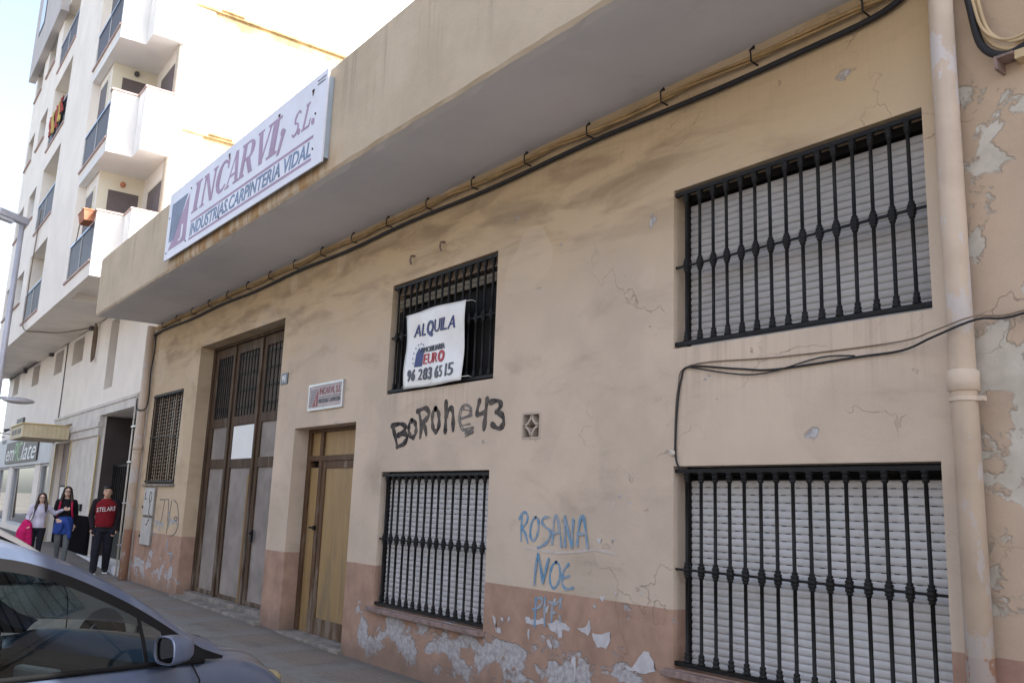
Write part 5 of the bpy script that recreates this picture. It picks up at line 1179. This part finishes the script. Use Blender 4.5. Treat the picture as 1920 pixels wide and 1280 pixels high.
        panel(-1.30, -.285, MAT['car_glass'], 'front_side_window'); panel(-.255, -.13, MAT['car_glass'], 'quarter_window'); panel(-2.35, -1.42, MAT['car_glass'], 'rear_side_window')
        panel(-1.42, -1.30, MAT['car_black'], 'pillar', .003, 3); panel(-.285, -.255, MAT['car_black'], 'pillar', .003, 2); panel(-2.95, -2.35, MAT['car_black'], 'rear_pillar', .003)
        panel(-.13, .17, MAT['car_black'], 'mirror_sail', .004)
        # belt moulding
        bm_ = MB(); P = [(sg*(lerp_tab(BELT, s)[0]+.004), s, lerp_tab(BELT, s)[1]-.004) for s in [-2.9+3.06*i/24 for i in range(25)]]
        bm_.tube(P, .014, 6); bm_.build('belt_moulding', MAT['car_black'], t, True)
        # door seams
        sm = MB()
        for s, h0 in ((.07, .86), (-1.36, .94)):
            pts = []
            for i in range(8):
                z = h0-.08*i; hc, ts, hs, tw, shh, bh = lerp_tab(LOW, s); x = ts if i == 0 else tw+.004
                pts.append((sg*(x+.002 if i else lerp_tab(BELT, s)[0]+.002), s+.05*math.sin(i*.35), z))
            sm.tube(pts, .005, 5)
        sm.build('door_seam', MAT['car_black'], t)
        # mirror
        def se(q, rx, rz, p=.62): return (rx*math.copysign(abs(math.cos(q))**p, math.cos(q)), rz*math.copysign(abs(math.sin(q))**p, math.sin(q)))
        N = 28; mr = MB(); cx, cz = sg*.975, .985; rings = []
        for yy, k, dx in ((-.285, .93, 0), (-.293, 1.0, 0), (-.28, 1.04, 0), (-.22, 1.03, 0), (-.16, .95, -.004), (-.115, .78, -.012), (-.09, .52, -.02), (-.082, .2, -.025)):
            rings.append([(cx+sg*dx+se(2*PI*i/N, .076*k, .069*k)[0]-sg*.10*se(2*PI*i/N, .0, .069*k)[1], yy-.25*(0 if sg else 0)+.10*sg*0-.35*(se(2*PI*i/N, .076*k, 0)[0])*sg*.35, cz+se(2*PI*i/N, 0, .069*k)[1]) for i in range(N)])
        vs_ = [q for r_ in rings for q in r_]
        mr.add(vs_, [(i*N+k, i*N+(k+1) % N, (i+1)*N+(k+1) % N, (i+1)*N+k) for i in range(len(rings)-1) for k in range(N)]+[list(range((len(rings)-1)*N, len(rings)*N))])
        mo = mr.build('wing_mirror', paint_, t, True, rec=True)
        g2 = MB(); g2.add([(cx+(q[0]-cx)*.93, q[1]+.012, cz+(q[2]-cz)*.93) for q in rings[0]], [list(range(N))]); g2.build('glass', MAT['mirror_glass'], mo)
        rm = MB(); rm.tube([(q[0], q[1]+.004, q[2]) for q in rings[0]+rings[0][:1]], .006, 6); rm.build('rim', MAT['car_cabin'], mo, True)
        ft = MB(); ft.tube([(sg*.83, -.06, .90), (sg*.90, -.17, .93), (sg*.95, -.21, .95)], [.045, .035, .03], 8); ft.build('foot', MAT['car_black'], mo, True)
        # headlight, yellowed
        hl = MB(); hl.ball((sg*.60, .98, .615), (.115, .19, .058), 14); hl.build('headlight', MAT['lamp_lens'], t, True)
        rl = MB(); rl.ball((sg*.70, -3.12, .80), (.09, .10, .11), 12); rl.build('tail_light', MAT['red_print'], t, True)
        for s in (.55, -2.15):
            w2 = MB(); MY = Matrix.Translation((sg*.80, s, .31)) @ Matrix.Rotation(R(90), 4, 'Y')
            w2.lathe([(.20, -.10), (.30, -.10), (.31, -.07), (.31, .07), (.30, .10), (.20, .10)], 0, 0, 28, M=MY); wo = w2.build('wheel', MAT['tyre'], t, True)
            w3 = MB(); w3.lathe([(.02, .085*sg), (.07, .095*sg), (.10, .07*sg), (.19, .09*sg), (.205, .10*sg)], 0, 0, 20, M=MY); w3.build('rim', MAT['rim'], wo, True)
    # cabin: dashboard, wheel, seats
    d = MB(); d.box(-.72, .72, -.05, .30, .62, .80); d.box(-.70, .70, -.20, -.05, .60, .82); d.build('dashboard', MAT['car_cabin'], t, bevel=.04)
    d = MB(); d.box(-.16, .16, -.26, -.19, .52, .80); d.box(-.13, .13, -.60, -.24, .48, .60); d.build('console', MAT['dash_grey'], t, bevel=.02)
    for x in (-.37, .37):
        d = MB(); d.box(x-.24, x+.24, -1.05, -.55, .42, .58); M_ = Matrix.Translation((x, -1.05, .55)) @ Matrix.Rotation(R(14), 4, 'X')
        d.prism([(-.24, -.07), (.24, -.07), (.24, .07), (-.24, .07)], 0, .56, M=M_); d.prism([(-.12, -.05), (.12, -.05), (.12, .05), (-.12, .05)], .60, .78, M=M_)
        d.build('seat', MAT['seat_cloth'], t, bevel=.04)
    d = MB(); d.box(-.66, .66, -2.0, -1.6, .45, .60); d.box(-.66, .66, -2.15, -2.0, .5, 1.08); d.build('rear_seat', MAT['seat_cloth'], t, bevel=.04)
    M_ = Matrix.Translation((-.37, -.36, .80)) @ Matrix.Rotation(R(65), 4, 'X')
    d = MB(); d.tube([M_ @ Vector((.185*math.cos(q), .185*math.sin(q), 0)) for q in [2*PI*i/24 for i in range(25)]], .016, 8); d.tube([M_ @ Vector((-.18, 0, 0)), M_ @ Vector((.18, 0, 0))], .02, 6); d.tube([M_ @ Vector((0, 0, 0)), M_ @ Vector((0, -.18, 0))], .02, 6)
    d.build('steering_wheel', MAT['car_cabin'], t, True)
    d = MB(); d.ball((.0, -.52, 1.30), (.11, .03, .035), 10); d.build('rear_view_mirror', MAT['car_black'], t, True)
    # grille and plate
    d = MB(); d.box(-.38, .38, 1.25, 1.335, .50, .60); d.build('grille', MAT['car_black'], t, bevel=.01)
    d = MB(); d.box(-.26, .26, 1.32, 1.35, .37, .48); d.build('number_plate', MAT['paper'], t)
    return t
car((-5.84, -3.575, -.13), .50, MAT['car_grey'], 'blue grey hatchback parked nose to the kerb in the foreground')
car((-9.86, -3.45, -.06), .52, MAT['car_beige'], 'pale champagne car parked behind the blue grey one')
#CARS>>
#<<PEOPLE
# ------------------------------------------------------------------ people
def fuse(name, mb, mat, parent, voxel=.009, smooth=6):
    o = mb.build(name, mat, None, True)
    r = o.modifiers.new('r', 'REMESH'); r.mode = 'VOXEL'; r.voxel_size = voxel; r.use_smooth_shade = True
    s = o.modifiers.new('s', 'SMOOTH'); s.factor = .5; s.iterations = smooth
    dg = bpy.context.evaluated_depsgraph_get(); dg.update()
    me = bpy.data.meshes.new_from_object(o.evaluated_get(dg)); me.name = name
    C.objects.unlink(o); old = o.data; bpy.data.objects.remove(o); bpy.data.meshes.remove(old)
    me.polygons.foreach_set('use_smooth', [True]*len(me.polygons))
    n = bpy.data.objects.new(name, me); C.objects.link(n); n.parent = parent; return n
def limb(mb, pts, rs, n=12):
    for i in range(len(pts)-1):
        mb.tube([pts[i], pts[i+1]], [rs[i], rs[i+1]], n)
    for p, r in zip(pts, rs): mb.ball(p, r*.995, 12)
def loft(mb, rings, n=20):                                     # rings (cx,cy,z,rx,ry)
    vs_ = [(cx+rx*math.cos(2*PI*k/n), cy+ry*math.sin(2*PI*k/n), z) for cx, cy, z, rx, ry in rings for k in range(n)]
    m_ = len(rings)
    fs = [(i*n+k, i*n+(k+1) % n, (i+1)*n+(k+1) % n, (i+1)*n+k) for i in range(m_-1) for k in range(n)]
    mb.add(vs_, fs+[list(range(n-1, -1, -1)), list(range((m_-1)*n, m_*n))])
SK = [simple('skin_tan', (.56, .34, .24), .6, .3, 0, .05, 8), simple('skin_pale', (.70, .48, .38), .6, .3, 0, .05, 8)]
HAIRD = simple('dark_hair', (.018, .013, .011), .55, .4, 0, .3, 20)
HAIRB = simple('brown_hair', (.032, .018, .013), .5, .4, 0, .4, 14)
def cloth(name, c, s=14): return simple(name, c, .9, .2, 0, .16, s, .25, 40)
def hand(mb, wrist, d, side, curl=.5, out=Vector((0, -1, 0))):
    """palm, four fingers and a thumb from the wrist along d"""
    d = Vector(d).normalized(); s_ = d.cross(out).normalized()*side; w_ = Vector(wrist)
    for k in range(5): mb.ball(w_+d*(.012+.018*k), (.020+.003*k*(k < 4), .018, .022), 8)
    mb.tube([w_+d*.045-s_*.018, w_+d*.085-s_*.022], .017, 8); mb.tube([w_+d*.045+s_*.018, w_+d*.085+s_*.022], .017, 8); mb.tube([w_+d*.04, w_+d*.09], .018, 8)
    for k, L in enumerate((.07, .08, .075, .058)):
        b = w_+d*.088+s_*(-.030+.020*k); m1 = b+d*L*.55+out*L*.18*curl; e = m1+(d*(1-curl)+out*curl).normalized()*L*.5
        limb(mb, [b, m1, e], [.0095, .009, .0075], 8)
    b = w_+d*.03-s_*.025; m1 = b+d*.03-s_*.026+out*.008; limb(mb, [b, m1, m1+d*.03-s_*.004+out*.008], [.012, .0105, .009], 8)
def head(mb, c, h, fem=False):
    """c = centre of the skull, h = head height; looks to -y"""
    x, y, z = c; k = h/.225
    mb.ball((x, y+.012*k, z+.018*k), (.074*k, .092*k, .090*k), 20)
    loft(mb, [(x, y-.030*k, z-.108*k, .022*k, .022*k), (x, y-.028*k, z-.098*k, .038*k, .042*k), (x, y-.020*k, z-.075*k, .052*k, .060*k), (x, y-.010*k, z-.045*k, .062*k, .076*k), (x, y-.004*k, z, .069*k, .086*k), (x, y, z+.04*k, .072*k, .088*k)], 20)
    mb.add([(x-.012*k, y-.084*k, z-.034*k), (x+.012*k, y-.084*k, z-.034*k), (x+.015*k, y-.084*k, z-.026*k), (x-.015*k, y-.084*k, z-.026*k), (x, y-.112*k, z-.028*k), (x, y-.088*k, z+.016*k), (x-.01*k, y-.07*k, z+.01*k), (x+.01*k, y-.07*k, z+.01*k), (x, y-.06*k, z-.035*k)],
           [(0, 4, 3), (1, 2, 4), (0, 1, 4), (3, 4, 5), (2, 5, 4), (3, 5, 6), (2, 7, 5), (0, 8, 1), (3, 6, 8), (0, 3, 8), (2, 1, 8), (7, 2, 8), (6, 5, 8), (5, 7, 8)])
    mb.ball((x-.072*k, y+.012*k, z-.012*k), (.011*k, .020*k, .032*k), 10); mb.ball((x+.072*k, y+.012*k, z-.012*k), (.011*k, .020*k, .032*k), 10)
    mb.ball((x, y-.078*k, z-.066*k), (.021*k, .012*k, .011*k), 10)
def face(parent, c, h, glasses=False, lip=(.30, .10, .09)):
    x, y, z = c; k = h/.225
    for s in (-1, 1):
        e = MB(); e.ball((x+s*.031*k, y-.079*k, z-.002*k), (.0135*k, .008*k, .0075*k), 10); eo = e.build('eye', MAT['paper'], parent, True)
        e = MB(); e.ball((x+s*.031*k, y-.0855*k, z-.002*k), (.007*k, .004*k, .007*k), 8); e.build('iris', HAIRD, eo, True)
        e = MB(); e.tube([(x+s*.014*k, y-.088*k, z+.017*k), (x+s*.032*k, y-.087*k, z+.023*k), (x+s*.052*k, y-.072*k, z+.017*k)], .0045*k, 6); e.build('eyebrow', HAIRD, parent, True)
    e = MB(); e.ball((x, y-.0845*k, z-.0675*k), (.023*k, .009*k, .008*k), 10); e.build('lips', simple('lips', lip, .5), parent, True)
    if glasses:
        g = MB()
        for s in (-1, 1):
            P = [(x+s*.034*k+.027*k*math.cos(q), y-.098*k+.010*abs(math.cos(q))*k*0, z-.003*k+.020*k*math.sin(q)) for q in [2*PI*i/14 for i in range(15)]]; g.tube(P, .0035*k, 6)
            g.tube([(x+s*.060*k, y-.096*k, z+.004*k), (x+s*.073*k, y-.02*k, z+.006*k)], .003*k, 5)
        g.tube([(x-.008*k, y-.098*k, z+.002*k), (x+.008*k, y-.098*k, z+.002*k)], .003*k, 5); g.build('glasses', HAIRD, parent, True)
V3 = Vector

def young_man():
    t = empty('person', 'young man in a dark red sweatshirt and dark trousers walking with hands in pockets', 'person', (-18.93, -.30, .095), R(77))
    hc = (.0, -.03, 1.585); b = MB()
    head(b, hc, .235); limb(b, [(0, .01, 1.50), (0, .015, 1.42)], [.058, .064])
    loft(b, [(0, 0, .86, .14, .10), (0, 0, 1.0, .145, .10), (0, .005, 1.12, .14, .10), (0, .01, 1.28, .17, .115), (0, .015, 1.40, .15, .09), (0, .015, 1.45, .08, .06)])
    sh = [(-.19, .02, 1.375), (.19, .02, 1.375)]; el = [(-.25, .03, 1.10), (.245, .03, 1.10)]; wr = [(-.205, -.06, .885), (.20, -.06, .88)]
    for s, a, e, w_ in zip((-1, 1), sh, el, wr):
        limb(b, [a, e, w_], [.055, .042, .030]); hand(b, w_, (-.25*s, -.18, -.95), s, .35)
    hip = [(-.095, 0, .90), (.095, 0, .90)]; kn = [(-.10, -.12, .49), (.105, -.01, .48)]; an = [(-.105, -.15, .08), (.11, .15, .10)]
    for a, k_, q in zip(hip, kn, an): limb(b, [a, k_, (q[0], q[1], .11)], [.085, .058, .042])
    body = fuse('body', b, SK[0], t, .008); face(body, hc, .235)
    h = MB(); x, y, z = hc; h.ball((x, y+.022, z+.05), (.083, .098, .076), 18); h.ball((x, y+.055, z+.005), (.079, .066, .085), 16)
    h.ball((x, y-.03, z+.082), (.066, .06, .032), 14)
    for s in (-1, 1): h.tube([(s*.076, y+.02, z+.04), (s*.077, y-.005, z-.005)], .012, 6)
    fuse('hair', h, HAIRD, body, .009, 3)
    RED, DRK = cloth('dark_red_jersey', (.19, .012, .018)), cloth('black_sleeve', (.022, .016, .020))
    sw = MB(); loft(sw, [(0, 0, .885, .162, .125), (0, -.002, .93, .178, .138), (0, 0, 1.04, .182, .138), (0, .004, 1.18, .188, .138), (0, .008, 1.30, .205, .140), (0, .012, 1.38, .19, .118), (0, .014, 1.425, .115, .085), (0, .012, 1.452, .075, .07)])
    s1 = fuse('sweatshirt', sw, RED, t, .010, 5)
    for s, a, e, w_ in zip((-1, 1), sh, el, wr):
        m_ = MB(); limb(m_, [(a[0]*.80, a[1], a[2]+.005), a, e, w_], [.074, .072, .060, .046]); m_.ball(V3(w_)+V3((0, .0, -.01)), .051, 10)
        fuse('sleeve', m_, DRK, s1, .010, 5)
    cf = MB(); loft(cf, [(0, 0, .865, .165, .128), (0, 0, .90, .174, .136)]); cf.build('hem', DRK, s1, True)
    def wp(p):
        return V3((p.x, -.137-.004-(p.y-p.y)+.80*p.x*p.x*2.0-.004*math.sin((p.z-1.2)*9)-(.0015 if p.y < -.5 else 0), p.z+.22*p.x*1.0-.0))
    text_on('lettering', 'STELARS', -.165, .165, 1.205, 1.29, -.2, MAT['white_print'], s1, .005, .0, .004, 1.0, lambda p: V3((p.x, -.146+1.05*p.x*p.x-(.004 if p.y < -.202 else 0), p.z+.12*p.x)))
    NV = cloth('dark_trousers', (.018, .018, .026)); tr = MB(); loft(tr, [(0, .0, .80, .165, .13), (0, 0, .90, .165, .125), (0, 0, .95, .155, .115)])
    for a, k_, q in zip(hip, kn, an): limb(tr, [(a[0], a[1], .84), k_, tuple(V3(k_).lerp(V3((q[0], q[1], .11)), .7)), (q[0], q[1], .085)], [.105, .086, .074, .068])
    for s, w_ in zip((-1, 1), wr): tr.ball((w_[0]*.82, -.075, .80), (.055, .05, .075), 10)
    fuse('trousers', tr, NV, t, .010, 5)
    for q in an:
        m_ = MB(); m_.ball((q[0], q[1]+.02, .055), (.048, .06, .055), 12); m_.ball((q[0]*1.05, q[1]-.12, .042), (.048, .085, .042), 12); limb(m_, [(q[0], q[1]+.02, .05), (q[0]*1.05, q[1]-.13, .04)], [.046, .04])
        so_ = fuse('shoe', m_, cloth('black_shoe', (.02, .02, .022)), t, .009, 3)
        m_ = MB(); m_.box(q[0]-.045, q[0]+.05, q[1]-.19, q[1]+.07, .0, .022); m_.build('sole', MAT['paper'], so_, bevel=.008)
def girl(loc, rz, label, H, top, legs, glasses, hairlen, arms, lean=0.0, extra=None, skin=1):
    k = H/1.62; t = empty('person', label, 'person', loc, R(rz)); t.scale = (k, k, k)
    L = lambda z: lean*(z/1.6)
    hc = (L(1.51), -.03, 1.505); b = MB(); head(b, hc, .215, True); limb(b, [(L(1.42), .005, 1.42), (L(1.34), .015, 1.34)], [.046, .052])
    loft(b, [(0, 0, .80, .145, .10), (0, 0, .92, .135, .095), (L(1.04), 0, 1.04, .108, .082), (L(1.18), .0, 1.18, .13, .10), (L(1.30), .012, 1.30, .13, .082), (L(1.36), .015, 1.36, .065, .05)])
    hip = [(-.085, 0, .84), (.085, 0, .84)]; kn = [(-.08, -.01, .45), (.085, -.11, .46)]; an = [(-.07, .13, .09), (.08, -.14, .075)]
    for a, k_, q in zip(hip, kn, an): limb(b, [a, k_, (q[0], q[1], .10)], [.083, .052, .034])
    for s, (a, e, w_, d) in zip((-1, 1), arms): limb(b, [a, e, w_], [.044, .035, .025]); hand(b, w_, d, s, .5)
    body = fuse('body', b, SK[skin], t, .008); face(body, hc, .215, glasses)
    h = MB(); x, y, z = hc; h.ball((x, y+.028, z+.035), (.082, .092, .082), 18); h.ball((x, y+.055, z-.02), (.080, .062, .095), 16)
    for s in (-1, 1):
        h.tube([(x+s*.02, y-.058, z+.095), (x+s*.062, y-.035, z+.05), (x+s*.080, y-.012, z-.03), (x+s*.092, y-.02, z-.12), (x+s*.105, y-.045, z-.12-hairlen*.45), (x+s*.10, y-.06, z-.12-hairlen)], [.018, .026, .026, .034, .036, .014], 10)
        h.tube([(x+s*.05, y+.06, z-.04), (x+s*.08, y+.07, z-.18), (x+s*.09, y+.06, z-.14-hairlen*.7)], [.05, .055, .03], 10)
    fuse('hair', h, HAIRB, body, .009, 3)
    sw = MB(); loft(sw, [(0, 0, .83, .160, .120), (0, 0, .92, .150, .112), (L(1.04), 0, 1.04, .126, .100), (L(1.18), -.006, 1.18, .150, .124), (L(1.29), .008, 1.29, .150, .10), (L(1.335), .012, 1.335, .09, .07), (L(1.35), .012, 1.355, .07, .06)])
    for s, (a, e, w_, d) in zip((-1, 1), arms): limb(sw, [(a[0]*.8+L(1.3)*.2, a[1], a[2]), a, e, V3(e).lerp(V3(w_), .93)], [.062, .062, .050, .037])
    tp = fuse('top', sw, cloth('top_'+str(round(top[0], 2)), top), t, .010, 5)
    tr = MB(); loft(tr, [(0, 0, .76, .158, .118), (0, 0, .86, .150, .110), (0, 0, .90, .140, .104)])
    for a, k_, q in zip(hip, kn, an): limb(tr, [(a[0], a[1], .80), k_, (q[0], q[1], .11)], [.094, .064, .045])
    fuse('trousers', tr, cloth('legs_'+str(round(legs[0], 3)), legs), t, .010, 5)
    for q in an:
        m_ = MB(); limb(m_, [(q[0], q[1]+.015, .045), (q[0]*1.05, q[1]-.12, .036)], [.042, .036]); fuse('shoe', m_, cloth('dark_shoe', (.03, .03, .035)), t, .009, 3)
    if extra: extra(t, tp)
    return t
def mid_extra(t, tp):
    PK = cloth('pink_strap', (.42, .02, .07)); BL = cloth('blue_jacket', (.035, .075, .30))
    bp = MB(); bp.ball((0, .17, 1.10), (.165, .09, .24), 16); bp.ball((-.10, .15, .98), (.09, .08, .12), 12); b_ = fuse('backpack', bp, PK, t, .012, 4)
    for s in (-1, 1):
        m_ = MB(); m_.tube(curve_pts([(s*.10, .10, 1.34), (s*.105, .0, 1.365), (s*.11, -.10, 1.27), (s*.125, -.125, 1.12), (s*.15, -.05, .98), (s*.15, .10, .95)], 5), .022, 8); m_.build('strap', PK, b_, True)
    j = MB(); loft(j, [(0, 0, .80, .185, .145), (0, 0, .88, .178, .138), (0, 0, .95, .165, .128), (0, 0, .985, .15, .115)])
    limb(j, [(-.02, -.15, .93), (.06, -.17, .86), (.12, -.16, .68), (.13, -.15, .56)], [.05, .055, .048, .04]); limb(j, [(.02, -.15, .93), (-.05, -.175, .84), (-.06, -.17, .70)], [.05, .052, .045])
    loft(j, [(-.02, .0, .62, .185, .16), (-.01, 0, .72, .19, .16), (0, 0, .82, .185, .148)]); j.ball((0, -.155, .92), (.10, .05, .05), 12)
    fuse('tied_jacket', j, BL, t, .012, 3)
def left_extra(t, tp):
    PK = cloth('pink_jacket', (.50, .015, .12)); j = MB(); rnd = random.Random(3)
    limb(j, [(-.22, -.13, .93), (-.27, -.15, .74), (-.30, -.15, .52)], [.09, .125, .11]); limb(j, [(-.16, -.15, .90), (-.15, -.16, .68), (-.10, -.16, .48)], [.07, .085, .05]); j.ball((-.30, -.12, .62), (.11, .10, .16), 12); j.ball((-.2, -.14, .50), (.09, .08, .12), 12); limb(j, [(-.24, -.12, .55), (-.22, -.14, .38)], [.07, .055])
    fuse('carried_jacket', j, PK, t, .012, 3)
    m_ = MB(); m_.tube(curve_pts([(-.12, .06, 1.33), (-.09, -.09, 1.22), (-.10, -.13, 1.08), (-.16, -.10, .92)], 5), .011, 6); m_.build('bag_strap', cloth('navy_strap', (.03, .03, .08)), t, True)
young_man()
girl((-20.45, -.72, .17), 77, 'dark haired girl in a black top with a blue jacket tied round her waist', 1.60, (.014, .013, .016), (.13, .14, .145), True, .16,
     [((-.155, .02, 1.285), (-.20, .06, 1.04), (-.15, -.10, .93), (.6, -.6, -.3)), ((.155, .02, 1.285), (.205, .10, 1.04), (.17, .10, .84), (0, 0, -1))], 0, mid_extra)
girl((-20.28, -1.24, .165), 74, 'smiling girl in a pale lilac sweater carrying a bright pink jacket', 1.455, (.52, .49, .60), (.014, .014, .022), True, .22,
     [((-.15, .02, 1.285), (-.22, .03, 1.05), (-.19, -.12, .92), (.2, -.7, -.6)), ((.165, .02, 1.285), (.31, .07, 1.15), (.46, .15, 1.24), (.9, .4, .2))], .03, left_extra)
#PEOPLE>>
